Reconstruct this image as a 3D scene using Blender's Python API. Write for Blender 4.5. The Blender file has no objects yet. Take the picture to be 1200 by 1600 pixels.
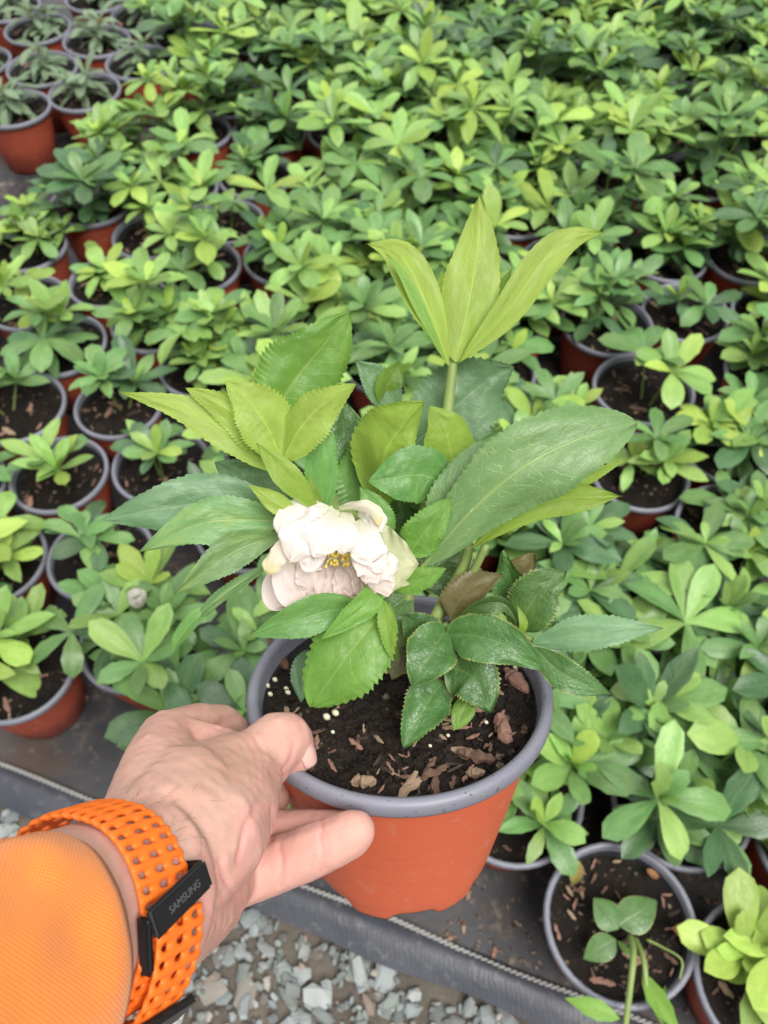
import bpy, math, random
from mathutils import Vector, Matrix, noise
R = math.radians
sc = bpy.context.scene
col = sc.collection
# ------------------------------------------------------------------ camera, sky, sun, exposure
F_PX, PITCH, CAM_H = 1300.0, R(54.5), 1.013          # focal length in pixels of the 1200x1600 photograph
cam_d = bpy.data.cameras.new('camera'); cam = bpy.data.objects.new('camera', cam_d); col.objects.link(cam)
cam.location = (0, 0, CAM_H); cam.rotation_euler = (math.pi/2 - PITCH, 0, 0)
cam_d.sensor_fit = 'VERTICAL'; cam_d.sensor_height = 24.0; cam_d.lens = F_PX/1600*24.0
cam_d.clip_start = 0.02; cam_d.clip_end = 200
cam_d.dof.use_dof = True; cam_d.dof.focus_distance = 0.32; cam_d.dof.aperture_fstop = cam_d.lens/1.9
sc.camera = cam
SUN_EL, SUN_ROT = R(62), R(-35)
w = bpy.data.worlds.new('World'); sc.world = w; w.use_nodes = True
wn, wl = w.node_tree.nodes, w.node_tree.links
sky = wn.new('ShaderNodeTexSky'); sky.sky_type = 'NISHITA'; sky.sun_disc = False
sky.sun_elevation = SUN_EL; sky.sun_rotation = SUN_ROT; sky.air_density = 1.0; sky.dust_density = 4.0
hs = wn.new('ShaderNodeHueSaturation'); hs.inputs['Saturation'].default_value = 0.22
wl.new(sky.outputs[0], hs.inputs['Color']); wl.new(hs.outputs[0], wn['Background'].inputs['Color'])
wn['Background'].inputs['Strength'].default_value = 0.075
sd = bpy.data.lights.new('sun', 'SUN'); sd.energy = 3.2; sd.angle = R(38); sd.color = (1, .97, .92)
so = bpy.data.objects.new('sun', sd); col.objects.link(so); so.rotation_euler = (R(28), 0, R(35))
sc.view_settings.view_transform = 'Standard'; sc.view_settings.look = 'None'
sc.view_settings.exposure = 0.75; sc.view_settings.gamma = 1.0
sc.cycles.use_denoising = True
sc.cycles.max_bounces = 8; sc.cycles.transparent_max_bounces = 8

CX, CU, CF = Vector((1,0,0)), Vector((0, math.sin(PITCH), math.cos(PITCH))), Vector((0, math.cos(PITCH), -math.sin(PITCH)))
CAM = Vector((0,0,CAM_H))
def W(v): return CAM + CX*v[0] + CU*v[1] + CF*v[2]                    # camera axes -> world
def P(px, py, d): return W(((px-600)/F_PX*d, (800-py)/F_PX*d, d))      # a photo pixel at a depth
def G(px, py, z=0.0):                                                  # a photo pixel on a level plane
    r = CX*((px-600)/F_PX) + CU*((800-py)/F_PX) + CF
    return CAM + r*((z-CAM_H)/r.z)
def WD(v): return (CX*v[0] + CU*v[1] + CF*v[2]).normalized()

# ------------------------------------------------------------------ helpers
def tag(o, label=None, cat=None, group=None, kind=None):
    if label: o['label'] = label
    if cat: o['category'] = cat
    if group: o['group'] = group
    if kind: o['kind'] = kind
    return o
def empty(name, loc, rz=0.0):
    o = bpy.data.objects.new(name, None); col.objects.link(o); o.empty_display_size = .02
    o.location = loc; o.rotation_euler = (0,0,rz); return o
def mk(name, verts, faces, mat=None, smooth=True, uvs=None):
    m = bpy.data.meshes.new(name); m.from_pydata([tuple(v) for v in verts], [], faces)
    if mat is not None: m.materials.append(mat)
    if smooth: m.polygons.foreach_set('use_smooth', [True]*len(m.polygons))
    if uvs is not None:
        ul = m.uv_layers.new(name='UVMap'); flat = []
        for p in m.polygons:
            for vi in p.vertices: flat.extend(uvs[vi])
        ul.data.foreach_set('uv', flat)
    m.update(); return m
def link(name, mesh, parent=None, world=False):
    """one object; world=True: the mesh is in world coordinates, parents are only moved"""
    o = bpy.data.objects.new(name, mesh); col.objects.link(o)
    if parent is not None:
        o.parent = parent
        if world and parent.type == 'EMPTY': o.matrix_parent_inverse = Matrix.Translation(-Vector(parent.location))
    return o
def lerp(a, b, t): return a + (b-a)*t
def catmull(pts, n):
    pts = [Vector(p) for p in pts]
    e = [pts[0]*2-pts[1]] + pts + [pts[-1]*2-pts[-2]]
    out = []; k = len(pts)-1
    for i in range(n+1):
        t = i/n*k; s = min(int(t), k-1); t -= s
        p0, p1, p2, p3 = e[s:s+4]
        out.append(.5*((2*p1)+(p2-p0)*t+(2*p0-5*p1+4*p2-p3)*t*t+(3*p1-p0-3*p2+p3)*t**3))
    return out
def tube(pts, radii, ns=8, cap=True):
    vs, fs = [], []; n = len(pts); prev = None
    for i, p in enumerate(pts):
        t = (pts[min(i+1,n-1)]-pts[max(i-1,0)]).normalized()
        if prev is None: prev = t.orthogonal().normalized()
        a = (prev - t*prev.dot(t)).normalized(); b = t.cross(a); prev = a
        r = radii[i] if hasattr(radii,'__len__') else radii
        for k in range(ns):
            g = 2*math.pi*k/ns; vs.append(p + (a*math.cos(g)+b*math.sin(g))*r)
    for i in range(n-1):
        for k in range(ns):
            k2 = (k+1)%ns; fs.append((i*ns+k, i*ns+k2, (i+1)*ns+k2, (i+1)*ns+k))
    if cap: fs.append(tuple(range(ns))[::-1]); fs.append(tuple((n-1)*ns+k for k in range(ns)))
    return vs, fs
def lathe(prof, ns=32, wob=None):
    vs, fs = [], []
    for (r, z) in prof:
        for k in range(ns):
            a = 2*math.pi*k/ns; dz = wob(a, r, z) if wob else 0
            vs.append(Vector((r*math.cos(a), r*math.sin(a), z+dz)))
    for i in range(len(prof)-1):
        for k in range(ns):
            k2 = (k+1)%ns; fs.append((i*ns+k, i*ns+k2, (i+1)*ns+k2, (i+1)*ns+k))
    return vs, fs
def nz(p, s=1.0): return noise.noise(Vector(p)*s)

# ------------------------------------------------------------------ materials
class N:
    def __init__(s, name):
        s.m = bpy.data.materials.new(name); s.m.use_nodes = True; s.t = s.m.node_tree; s.b = s.t.nodes['Principled BSDF']; s.out = s.t.nodes['Material Output']
    def n(s, typ, **kw):
        x = s.t.nodes.new('ShaderNode'+typ)
        for k, v in kw.items(): setattr(x, k, v)
        return x
    def put(s, sock, v):
        if isinstance(v, bpy.types.NodeSocket): s.t.links.new(v, sock)
        elif isinstance(v, (tuple, list)) and len(v) == 3 and sock.type == 'RGBA': sock.default_value = (*v, 1)
        else: sock.default_value = v
    def math(s, op, a, b=0.0, c=None):
        x = s.n('Math', operation=op); s.put(x.inputs[0], a); s.put(x.inputs[1], b)
        if c is not None: s.put(x.inputs[2], c)
        return x.outputs[0]
    def mix(s, f, a, b, mode='MIX'):
        x = s.n('Mix', data_type='RGBA', blend_type=mode); s.put(x.inputs[0], f); s.put(x.inputs[6], a); s.put(x.inputs[7], b); return x.outputs[2]
    def mr(s, v, a, b, c=0.0, d=1.0):
        x = s.n('MapRange', interpolation_type='SMOOTHSTEP'); s.put(x.inputs[0], v)
        for i, q in enumerate((a,b,c,d)): s.put(x.inputs[i+1], q)
        return x.outputs[0]
    def noise(s, vec, scale, detail=3.0, rough=.55, w=None):
        x = s.n('TexNoise'); 
        if w is not None: x.noise_dimensions = '4D'; s.put(x.inputs['W'], w)
        if vec is not None: s.put(x.inputs['Vector'], vec)
        x.inputs['Scale'].default_value = scale; x.inputs['Detail'].default_value = detail; x.inputs['Roughness'].default_value = rough; return x.outputs['Fac']
    def vor(s, vec, scale, feature='F1'):
        x = s.n('TexVoronoi', feature=feature); s.put(x.inputs['Vector'], vec); x.inputs['Scale'].default_value = scale; return x
    def bump(s, h, strength=.3, dist=.001):
        x = s.n('Bump'); s.put(x.inputs['Height'], h); x.inputs['Strength'].default_value = strength; x.inputs['Distance'].default_value = dist
        s.put(s.b.inputs['Normal'], x.outputs[0]); return x.outputs[0]
    def obj(s): return s.n('TexCoord').outputs['Object']
    def uv(s): return s.n('TexCoord').outputs['UV']
    def geo(s): return s.n('NewGeometry')
    def rnd(s): return s.n('ObjectInfo').outputs['Random']
    def set(s, **kw):
        for k, v in kw.items(): s.put(s.b.inputs[k.replace('_',' ')], v)
        return s

def leaf_mat(name, c1, c2, under, vein, veinamt=.5, nside=8.0, k=1.6, rough=.42, trans=.25, tcol=None, retic=0.0, edge=None, bstr=.35, spec=.4, blotch=None):
    M = N(name); uv = M.uv(); sep = M.n('SeparateXYZ'); M.put(sep.inputs[0], uv); u, v = sep.outputs[0], sep.outputs[1]
    rnd = M.rnd(); w = M.math('MULTIPLY', rnd, 37.0)
    a = M.math('MULTIPLY', M.math('ABSOLUTE', M.math('SUBTRACT', v, .5)), 2.0)
    n1 = M.noise(uv, 3.0, 3.0, .6, w); n2 = M.noise(uv, 14.0, 4.0, .6, w)
    mid = M.mr(a, .01, M.mr(u, 0, 1, .085, .03), 1.0, 0.0)
    wob = M.math('MULTIPLY', M.math('SUBTRACT', n1, .5), 1.2)
    t = M.math('ADD', M.math('SUBTRACT', M.math('MULTIPLY', u, nside), M.math('MULTIPLY', a, k)), wob)
    side = M.mr(M.math('PINGPONG', t, .5), .0, .055, 1.0, 0.0)
    side = M.math('MULTIPLY', side, M.mr(a, .35, .95, 1.0, .15))
    veins = M.math('MAXIMUM', mid, M.math('MULTIPLY', side, .6))
    if retic:
        mp = M.n('Mapping'); M.put(mp.inputs[0], uv); mp.inputs['Scale'].default_value = (19, 9.0, 1)
        ad = M.n('VectorMath', operation='ADD'); M.put(ad.inputs[0], mp.outputs[0])
        nx = M.n('TexNoise'); nx.inputs['Scale'].default_value = 4.0; M.put(nx.inputs['Vector'], uv)
        sc_ = M.n('VectorMath', operation='SCALE'); M.put(sc_.inputs[0], nx.outputs['Color']); sc_.inputs['Scale'].default_value = 1.6
        M.put(ad.inputs[1], sc_.outputs[0])
        vo = M.vor(ad.outputs[0], 1.0, 'DISTANCE_TO_EDGE')
        vm = M.math('MULTIPLY', M.mr(vo.outputs['Distance'], .0, .06, 1.0, 0.0), retic)
        veins = M.math('MAXIMUM', veins, vm)
    c = M.mix(M.mr(n1, .3, .7), c1, c2)
    c = M.mix(M.math('MULTIPLY', M.mr(n2, .45, .7), .35), c, tuple(x*.72 for x in c1))
    hsv = M.n('HueSaturation'); M.put(hsv.inputs['Color'], c)
    M.put(hsv.inputs['Value'], M.mr(rnd, 0, 1, .78, 1.2)); M.put(hsv.inputs['Hue'], M.mr(M.math('FRACT', M.math('MULTIPLY', rnd, 7.3)), 0, 1, .495, .514))
    c = hsv.outputs[0]
    sp = M.math('MULTIPLY', M.mr(M.noise(uv, 7.0, 5.0, .7, M.math('ADD', w, 5.0)), .63, .70), .45)
    c = M.mix(sp, c, tuple(min(1, x*1.25+.05) for x in c2))
    if blotch: c = M.mix(M.math('MULTIPLY', M.mr(n1, .5, .66), .8), c, blotch)
    c = M.mix(M.math('MULTIPLY', veins, veinamt), c, vein)
    if edge: c = M.mix(M.math('MULTIPLY', M.mr(M.math('ADD', a, M.math('MULTIPLY', M.math('SUBTRACT', n2, .5), .35)), .9, 1.0), .8), c, edge)
    uc = M.mix(M.math('MULTIPLY', veins, .45), M.mix(M.mr(n1, .3, .7), under, tuple(x*.8 for x in under)), tuple(min(1, x*1.35) for x in under))
    bf = M.geo().outputs['Backfacing']
    cc = M.mix(bf, c, uc)
    M.set(Base_Color=cc, Roughness=M.mr(n2, .3, .7, rough-.08, rough+.12)); M.b.inputs['Specular IOR Level'].default_value = spec
    h = M.math('ADD', M.math('MULTIPLY', veins, -.38), M.math('ADD', M.math('MULTIPLY', n2, .7), M.math('MULTIPLY', n1, 1.6)))
    nb = M.bump(h, bstr, .0012)
    tr = M.n('BsdfTranslucent'); M.put(tr.inputs['Color'], M.mix(.55, cc, tcol or (.35,.55,.06))); M.put(tr.inputs['Normal'], nb)
    ms = M.n('MixShader'); ms.inputs[0].default_value = trans
    M.t.links.new(M.b.outputs[0], ms.inputs[1]); M.t.links.new(tr.outputs[0], ms.inputs[2]); M.t.links.new(ms.outputs[0], M.out.inputs[0])
    return M.m

LM = {
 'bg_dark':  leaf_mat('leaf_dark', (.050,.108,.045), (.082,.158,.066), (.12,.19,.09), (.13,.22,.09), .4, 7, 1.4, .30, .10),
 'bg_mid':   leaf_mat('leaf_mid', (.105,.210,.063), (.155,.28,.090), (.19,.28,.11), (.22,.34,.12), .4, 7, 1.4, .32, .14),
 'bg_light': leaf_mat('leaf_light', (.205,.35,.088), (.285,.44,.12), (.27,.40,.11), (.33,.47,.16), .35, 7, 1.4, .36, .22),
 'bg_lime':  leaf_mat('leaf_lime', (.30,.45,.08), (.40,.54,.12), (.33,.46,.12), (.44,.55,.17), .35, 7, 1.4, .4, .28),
 'bg_grey':  leaf_mat('leaf_grey', (.12,.18,.10), (.18,.25,.15), (.2,.27,.17), (.17,.23,.15), .3, 7, 1.4, .5, .12),
 'green':    leaf_mat('leaf_green', (.092,.205,.052), (.140,.280,.070), (.26,.36,.06), (.25,.38,.10), .35, 9, 1.8, .38, .22, retic=.2),
 'retic':    leaf_mat('leaf_netted', (.125,.235,.085), (.170,.295,.110), (.25,.36,.06), (.32,.42,.14), .45, 8, 1.6, .38, .2, retic=.5),
 'blue':     leaf_mat('leaf_bluish', (.110,.205,.100), (.150,.260,.130), (.18,.27,.12), (.24,.35,.18), .3, 9, 1.8, .40, .15, retic=.15),
 'pale_vein':leaf_mat('leaf_pale_veined', (.110,.210,.075), (.150,.270,.095), (.22,.31,.08), (.30,.38,.12), .5, 6, 2.4, .40, .18, retic=.2, blotch=(.20,.30,.085)),
 'dark':     leaf_mat('leaf_dark_glossy', (.050,.120,.030), (.082,.175,.046), (.13,.15,.05), (.17,.24,.08), .4, 7, 1.4, .28, .14, retic=.35, edge=(.26,.30,.09), bstr=.5, spec=.5),
 'bronze':   leaf_mat('leaf_bronze', (.10,.11,.045), (.14,.13,.06), (.16,.14,.06), (.19,.18,.08), .35, 7, 1.4, .4, .25, tcol=(.4,.28,.08), edge=(.3,.2,.06)),
 'lime':     leaf_mat('bract_lime', (.20,.33,.05), (.27,.39,.06), (.33,.49,.08), (.44,.58,.16), .3, 9, 2.0, .40, .48),
 'yellow':   leaf_mat('bract_yellow', (.29,.42,.07), (.36,.48,.085), (.42,.57,.11), (.52,.64,.2), .3, 9, 2.0, .42, .5, tcol=(.42,.6,.08)),
 'young':    leaf_mat('leaf_young', (.14,.29,.045), (.20,.36,.06), (.30,.42,.07), (.30,.42,.12), .4, 9, 2.0, .42, .3),
}
def petal_mat(name, c, tip, base):
    M = N(name); uv = M.uv(); sep = M.n('SeparateXYZ'); M.put(sep.inputs[0], uv); u, v = sep.outputs[0], sep.outputs[1]
    mp = M.n('Mapping'); M.put(mp.inputs[0], uv); mp.inputs['Scale'].default_value = (2.0, 26, 1)
    st = M.noise(mp.outputs[0], 2.0, 3.0); n1 = M.noise(uv, 3.0, 2.0, .5, M.math('MULTIPLY', M.rnd(), 20))
    c0 = M.mix(M.mr(u, .0, .35, 1, 0), c, base); c0 = M.mix(M.math('MULTIPLY', M.mr(M.math('ADD', u, M.math('MULTIPLY', n1, .3)), .75, 1.15), .9), c0, tip)
    c0 = M.mix(M.math('MULTIPLY', M.mr(st, .45, .62), .3), c0, tuple(x*.86 for x in c))
    M.set(Base_Color=c0, Roughness=.5); M.b.inputs['Specular IOR Level'].default_value = .25
    nb = M.bump(M.math('ADD', st, M.math('MULTIPLY', n1, 1.0)), .18, .0008)
    tr = M.n('BsdfTranslucent'); M.put(tr.inputs['Color'], c0)
    ms = M.n('MixShader'); ms.inputs[0].default_value = .5
    M.t.links.new(M.b.outputs[0], ms.inputs[1]); M.t.links.new(tr.outputs[0], ms.inputs[2]); M.t.links.new(ms.outputs[0], M.out.inputs[0]); return M.m
PM = {'white': petal_mat('petal_white', (.90,.85,.83), (.90,.85,.81), (.80,.80,.62)),
      'pink': petal_mat('petal_blush', (.90,.80,.77), (.88,.75,.73), (.84,.79,.68)),
      'cream': petal_mat('petal_cream', (.84,.78,.66), (.78,.70,.36), (.74,.74,.5)),
      'green': petal_mat('petal_greenish', (.66,.69,.44), (.70,.70,.45), (.55,.62,.28))}
def mat_stem():
    M = N('stem_green'); n1 = M.noise(M.obj(), 60, 3); M.set(Base_Color=M.mix(n1, (.13,.2,.05), (.25,.32,.10)), Roughness=.5); return M.m
STEM = mat_stem()
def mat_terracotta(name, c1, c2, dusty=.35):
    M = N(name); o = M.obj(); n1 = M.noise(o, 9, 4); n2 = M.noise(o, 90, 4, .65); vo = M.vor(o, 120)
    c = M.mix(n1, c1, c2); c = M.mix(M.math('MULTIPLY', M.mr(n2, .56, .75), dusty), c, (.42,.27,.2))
    sp = M.math('MULTIPLY', M.mr(vo.outputs['Distance'], .03, .10, 1, 0), M.mr(n1, .5, .62))
    c = M.mix(M.math('MULTIPLY', sp, .7), c, (.62,.5,.44))
    mp = M.n('Mapping'); M.put(mp.inputs[0], o); mp.inputs['Scale'].default_value = (1, 1, 14)
    sc_ = M.noise(mp.outputs[0], 26, 2); c = M.mix(M.math('MULTIPLY', M.mr(sc_, .6, .75), .18), c, (.13,.035,.015))
    M.set(Base_Color=c, Roughness=M.mr(n2, .3, .7, .42, .62)); M.b.inputs['Specular IOR Level'].default_value = .35
    M.bump(M.math('ADD', n2, M.math('MULTIPLY', sc_, .6)), .12, .0006); return M.m
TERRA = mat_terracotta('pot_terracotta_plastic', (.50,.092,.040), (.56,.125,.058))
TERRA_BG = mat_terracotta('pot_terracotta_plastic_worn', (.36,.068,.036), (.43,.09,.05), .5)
def mat_rim():
    M = N('pot_rim_grey'); o = M.obj(); n1 = M.noise(o, 14, 4); n2 = M.noise(o, 160, 3, .6)
    c = M.mix(n1, (.15,.155,.195), (.21,.215,.255)); c = M.mix(M.math('MULTIPLY', M.mr(n2, .58, .72), .5), c, (.24,.23,.22))
    c = M.mix(M.math('MULTIPLY', M.mr(n1, .58, .70), .6), c, (.07,.06,.05)); c = M.mix(M.math('MULTIPLY', M.mr(M.noise(o, 420, 2), .66, .72), .8), c, (.04,.03,.025))
    M.set(Base_Color=c, Roughness=.46); M.bump(n2, .15, .0005); return M.m
RIM = mat_rim()
def mat_plain(name, c, rough=.5, var=.25, scale=60, spec=.4):
    M = N(name); n1 = M.noise(M.obj(), scale, 3); M.set(Base_Color=M.mix(n1, tuple(x*(1-var) for x in c), tuple(min(1,x*(1+var)) for x in c)), Roughness=rough)
    M.b.inputs['Specular IOR Level'].default_value = spec; M.bump(n1, .15, .0005); return M.m
INSIDE = mat_plain('pot_inside_black', (.03,.03,.035), .5)
def mat_soil(name, c1, c2, speck):
    M = N(name); o = M.obj(); n1 = M.noise(o, 40, 5, .7); n2 = M.noise(o, 220, 4, .7); n3 = M.noise(o, 14, 3); vo = M.vor(o, 260)
    c = M.mix(M.mr(n1, .3, .7), c1, c2); c = M.mix(M.math('MULTIPLY', M.mr(n2, .55, .75), .5), c, tuple(x*2.2 for x in c2))
    pk = M.math('MULTIPLY', M.mr(vo.outputs['Distance'], .12, .2, 1, 0), M.mr(n1, .55, .62))
    c = M.mix(M.math('MULTIPLY', pk, .5), c, speck); c = M.mix(M.math('MULTIPLY', M.mr(n3, .58, .72), .35), c, (.05,.07,.02))
    v2 = M.vor(o, 150); rc = M.n('SeparateColor'); M.put(rc.inputs[0], v2.outputs['Color']); gr = M.math('MULTIPLY', M.math('GREATER_THAN', rc.outputs[0], .80), M.mr(v2.outputs['Distance'], .2, .42, 1, 0))
    c = M.mix(M.math('MULTIPLY', gr, M.mr(rc.outputs[1], 0, 1, .15, .85)), c, M.mix(rc.outputs[2], (.13,.075,.045), (.26,.23,.17)))
    M.set(Base_Color=c, Roughness=M.mr(n1, .3, .7, .6, .95)); M.b.inputs['Specular IOR Level'].default_value = .12
    M.bump(M.math('ADD', n1, M.math('MULTIPLY', n2, .6)), .9, .004); return M.m
SOIL = mat_soil('soil_dark_wet', (.010,.008,.007), (.028,.021,.017), (.3,.26,.2))
SOIL_BG = mat_soil('soil_brown', (.006,.005,.0045), (.018,.0135,.011), (.32,.28,.2))
BARK = [mat_plain('bark_'+n, c, .8, .55, 260) for n, c in (('pink', (.23,.125,.095)), ('brown', (.11,.062,.042)), ('tan', (.27,.19,.125)), ('dark', (.04,.026,.02)))]
PERL = mat_plain('fertiliser_cream', (.70,.68,.50), .5, .1)
DEAD = leaf_mat('leaf_dead', (.30,.15,.06), (.40,.21,.09), (.3,.16,.08), (.22,.11,.05), .4, 6, 1.4, .7, .15, tcol=(.5,.25,.08))
DEADY = leaf_mat('leaf_yellowed', (.45,.36,.10), (.52,.40,.16), (.4,.32,.12), (.4,.34,.12), .4, 6, 1.4, .6, .2)
def mat_cloth():
    M = N('ground_cloth_black'); o = M.obj(); n1 = M.noise(o, 5, 5, .6); n2 = M.noise(o, 26, 5, .65); n3 = M.noise(o, 130, 3)
    wv = M.n('TexWave', wave_type='BANDS', bands_direction='DIAGONAL'); M.put(wv.inputs[0], o); wv.inputs['Scale'].default_value = 130; wv.inputs['Distortion'].default_value = .6
    c = M.mix(M.mr(n1, .3, .7), (.018,.019,.022), (.046,.047,.053))
    c = M.mix(M.math('MULTIPLY', M.mr(n2, .5, .68), .75), c, (.10,.075,.058)); c = M.mix(M.math('MULTIPLY', M.mr(n2, .60, .72), .7), c, (.22,.21,.205))
    c = M.mix(M.math('MULTIPLY', M.mr(n1, .54, .66), .85), c, (.060,.038,.027)); c = M.mix(M.math('MULTIPLY', M.mr(M.noise(o, 60, 5, .7), .58, .66), .5), c, (.16,.12,.095))
    M.set(Base_Color=c, Roughness=M.mr(n2, .3, .7, .38, .75)); M.bump(M.math('ADD', M.math('MULTIPLY', wv.outputs['Fac'], .25), n2), .5, .0015); return M.m
CLOTH = mat_cloth()
def mat_edge():
    M = N('edging_black_plastic'); o = M.obj(); n1 = M.noise(o, 12, 4); n2 = M.noise(o, 90, 4)
    wv = M.n('TexWave', wave_type='BANDS', bands_direction='X'); M.put(wv.inputs[0], o); wv.inputs['Scale'].default_value = 60; wv.inputs['Distortion'].default_value = 7
    c = M.mix(n1, (.030,.033,.042), (.060,.065,.080)); c = M.mix(M.math('MULTIPLY', M.mr(n2, .56, .7), .4), c, (.14,.14,.14))
    M.set(Base_Color=c, Roughness=M.mr(n1, .3, .7, .4, .65)); M.bump(M.math('ADD', M.math('MULTIPLY', wv.outputs['Fac'], .14), M.math('ADD', n2, n1)), .4, .0018); return M.m
EDGE = mat_edge()
def mat_stone():
    M = N('gravel_slate'); g = M.geo(); at = M.n('Attribute', attribute_name='tint'); o = M.obj(); n1 = M.noise(o, 90, 4, .6); n2 = M.noise(o, 25, 3)
    c = M.mix(M.math('MULTIPLY', n1, .45), at.outputs['Color'], (.13,.12,.10)); c = M.mix(M.math('MULTIPLY', M.mr(n2, .55, .7), .45), c, (.10,.07,.045))
    M.set(Base_Color=c, Roughness=.75); M.bump(n1, .5, .002); return M.m
STONE = mat_stone()
def mat_dirt():
    M = N('dirt_under_gravel'); o = M.obj(); n1 = M.noise(o, 20, 5); n2 = M.noise(o, 120, 5, .7)
    c = M.mix(M.mr(n1, .3, .7), (.05,.038,.028), (.11,.09,.068)); c = M.mix(M.math('MULTIPLY', n2, .5), c, (.16,.15,.13))
    M.set(Base_Color=c, Roughness=.9); M.bump(M.math('ADD', n1, n2), .8, .004); return M.m
DIRT = mat_dirt()
ROPE = mat_plain('cord_pale', (.27,.27,.26), .8, .3, 200)

# ------------------------------------------------------------------ setting
def grid_mesh(name, x0, x1, y0, y1, n, mat, zf):
    vs = [(lerp(x0,x1,i/n), lerp(y0,y1,j/n), zf(lerp(x0,x1,i/n), lerp(y0,y1,j/n))) for j in range(n+1) for i in range(n+1)]
    fs = [(j*(n+1)+i, j*(n+1)+i+1, (j+1)*(n+1)+i+1, (j+1)*(n+1)+i) for j in range(n) for i in range(n)]
    return mk(name, vs, fs, mat)
ground = link('ground', mk('ground', [(-60,-60,-.02),(60,-60,-.02),(60,60,-.02),(-60,60,-.02)], [(0,1,2,3)], DIRT)); tag(ground, kind='structure')
EA, EB = G(0, 1199), G(912, 1566)
ED = (EB-EA).normalized(); EN = Vector((ED.y, -ED.x, 0))             # along the edge; towards the gravel
def E(s, n, z): return EA + ED*s + EN*n + Vector((0,0,z))
# woven ground cloth: one sheet from the edge back under all the pots
vs, fs = [], []; NS, NT = 60, 50
for j in range(NT+1):
    for i in range(NS+1):
        s = lerp(-1.6, 2.2, i/NS); n = -4.0*(j/NT)**1.6
        z = .003*nz((s*6, n*6, 0)) * min(1, j/6)
        vs.append(E(s, n, z))
fs = [(j*(NS+1)+i, (j+1)*(NS+1)+i, (j+1)*(NS+1)+i+1, j*(NS+1)+i+1) for j in range(NT) for i in range(NS)]
tag(link('ground_cloth', mk('ground_cloth', vs, fs, CLOTH)), kind='structure')
# rolled edge of the cloth over a buried board
vs, fs = [], []; NS, NT = 160, 14
for i in range(NS+1):
    s = lerp(-1.2, 1.8, i/NS); wob = .004*nz((s*9, 3, 0))
    wid = .044 + .005*nz((s*5, 1, 0))
    for j in range(NT+1):
        q = j/NT
        n = -.006 + wob*.3 + (wid+wob)*(1-math.cos(q*math.pi*.62))*.62 + .006*q
        z = .003 + .013*math.sin(min(q*1.25, 1)*math.pi*.55) - .034*max(0, q-.45)**1.4 + .0016*nz((s*30, q*3, 5))
        vs.append(E(s, n, z))
fs = [(i*(NT+1)+j, i*(NT+1)+j+1, (i+1)*(NT+1)+j+1, (i+1)*(NT+1)+j) for i in range(NS) for j in range(NT)]
tag(link('edging_strip', mk('edging_strip', vs, fs, EDGE)), 'rounded black plastic edge of the ground cloth beside the gravel', 'edging')
# pale twisted cord along the edge: two strands
rope = empty('cord', E(0,0,.006)); tag(rope, 'pale twisted cord lying along the black cloth edge', 'cord')
for k in range(2):
    pts = []; ns = 900
    for i in range(ns+1):
        s = lerp(-.5, 1.35, i/ns); a = s*2*math.pi/.013 + k*math.pi
        sag = .004*nz((s*7, 8, 0))
        pts.append(E(s, -.002+sag+.0017*math.cos(a), .0096+.0015*math.sin(a)))
    v, f = tube(pts, .0016, 5); link('strand', mk('strand', v, f, ROPE), rope, True)
# gravel: slate chips and pebbles
rng = random.Random(5)
def rock(r, flat, rr):
    vs = []; seed = rr.random()*100
    phi = (1+5**.5)/2
    base = [(-1,phi,0),(1,phi,0),(-1,-phi,0),(1,-phi,0),(0,-1,phi),(0,1,phi),(0,-1,-phi),(0,1,-phi),(phi,0,-1),(phi,0,1),(-phi,0,-1),(-phi,0,1)]
    F = [(0,11,5),(0,5,1),(0,1,7),(0,7,10),(0,10,11),(1,5,9),(5,11,4),(11,10,2),(10,7,6),(7,1,8),(3,9,4),(3,4,2),(3,2,6),(3,6,8),(3,8,9),(4,9,5),(2,4,11),(6,2,10),(8,6,7),(9,8,1)]
    sx, sy = rr.uniform(.7,1.5), rr.uniform(.55,1.0); g = rr.uniform(0, 6.28)
    for b in base:
        b = Vector(b).normalized(); k = r*(1+rr.uniform(-.28,.28)); b = Vector((b.x*sx, b.y*sy, b.z*flat))*k
        vs.append(Vector((b.x*math.cos(g)-b.y*math.sin(g), b.x*math.sin(g)+b.y*math.cos(g), b.z)))
    return vs, F
vs, fs, tint = [], [], []
tints = [(.20,.235,.24),(.25,.285,.29),(.16,.19,.195),(.30,.33,.33),(.22,.26,.24),(.33,.30,.26),(.26,.20,.155),(.45,.42,.38),(.14,.13,.12)]
wts = [5,5,4,3,4,1.6,1.6,.6,2]
for q in range(6500):
    s, n = rng.uniform(-.32, .95), .042 + rng.random()**1.15*.55
    big = rng.random()
    r = rng.uniform(.0025,.0055) if big < .68 else (rng.uniform(.006,.012) if big < .94 else rng.uniform(.011,.017))
    fl = rng.uniform(.2,.5) if r > .005 else rng.uniform(.4,.9)
    v, f = rock(r, fl, rng); c = rng.choices(tints, wts)[0]; kk = rng.uniform(.55,1.1)
    o = len(vs); tx, ty = rng.gauss(0,.18), rng.gauss(0,.18); base = E(s, n, -.019 + min(r,.008)*fl*.6 + rng.random()*.007)
    for p in v: vs.append(base + Vector((p.x, p.y, p.z + p.x*tx + p.y*ty)))
    fs += [tuple(o+i for i in t) for t in f]; tint += [(c[0]*kk, c[1]*kk, c[2]*kk, 1)]*len(v)
m = mk('gravel', vs, fs, STONE, smooth=False)
ca = m.color_attributes.new('tint', 'FLOAT_COLOR', 'POINT'); ca.data.foreach_set('color', [x for t in tint for x in t])
tag(link('gravel', m), 'grey slate chips and small pebbles beside the black edging', 'gravel', kind='stuff')

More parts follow.
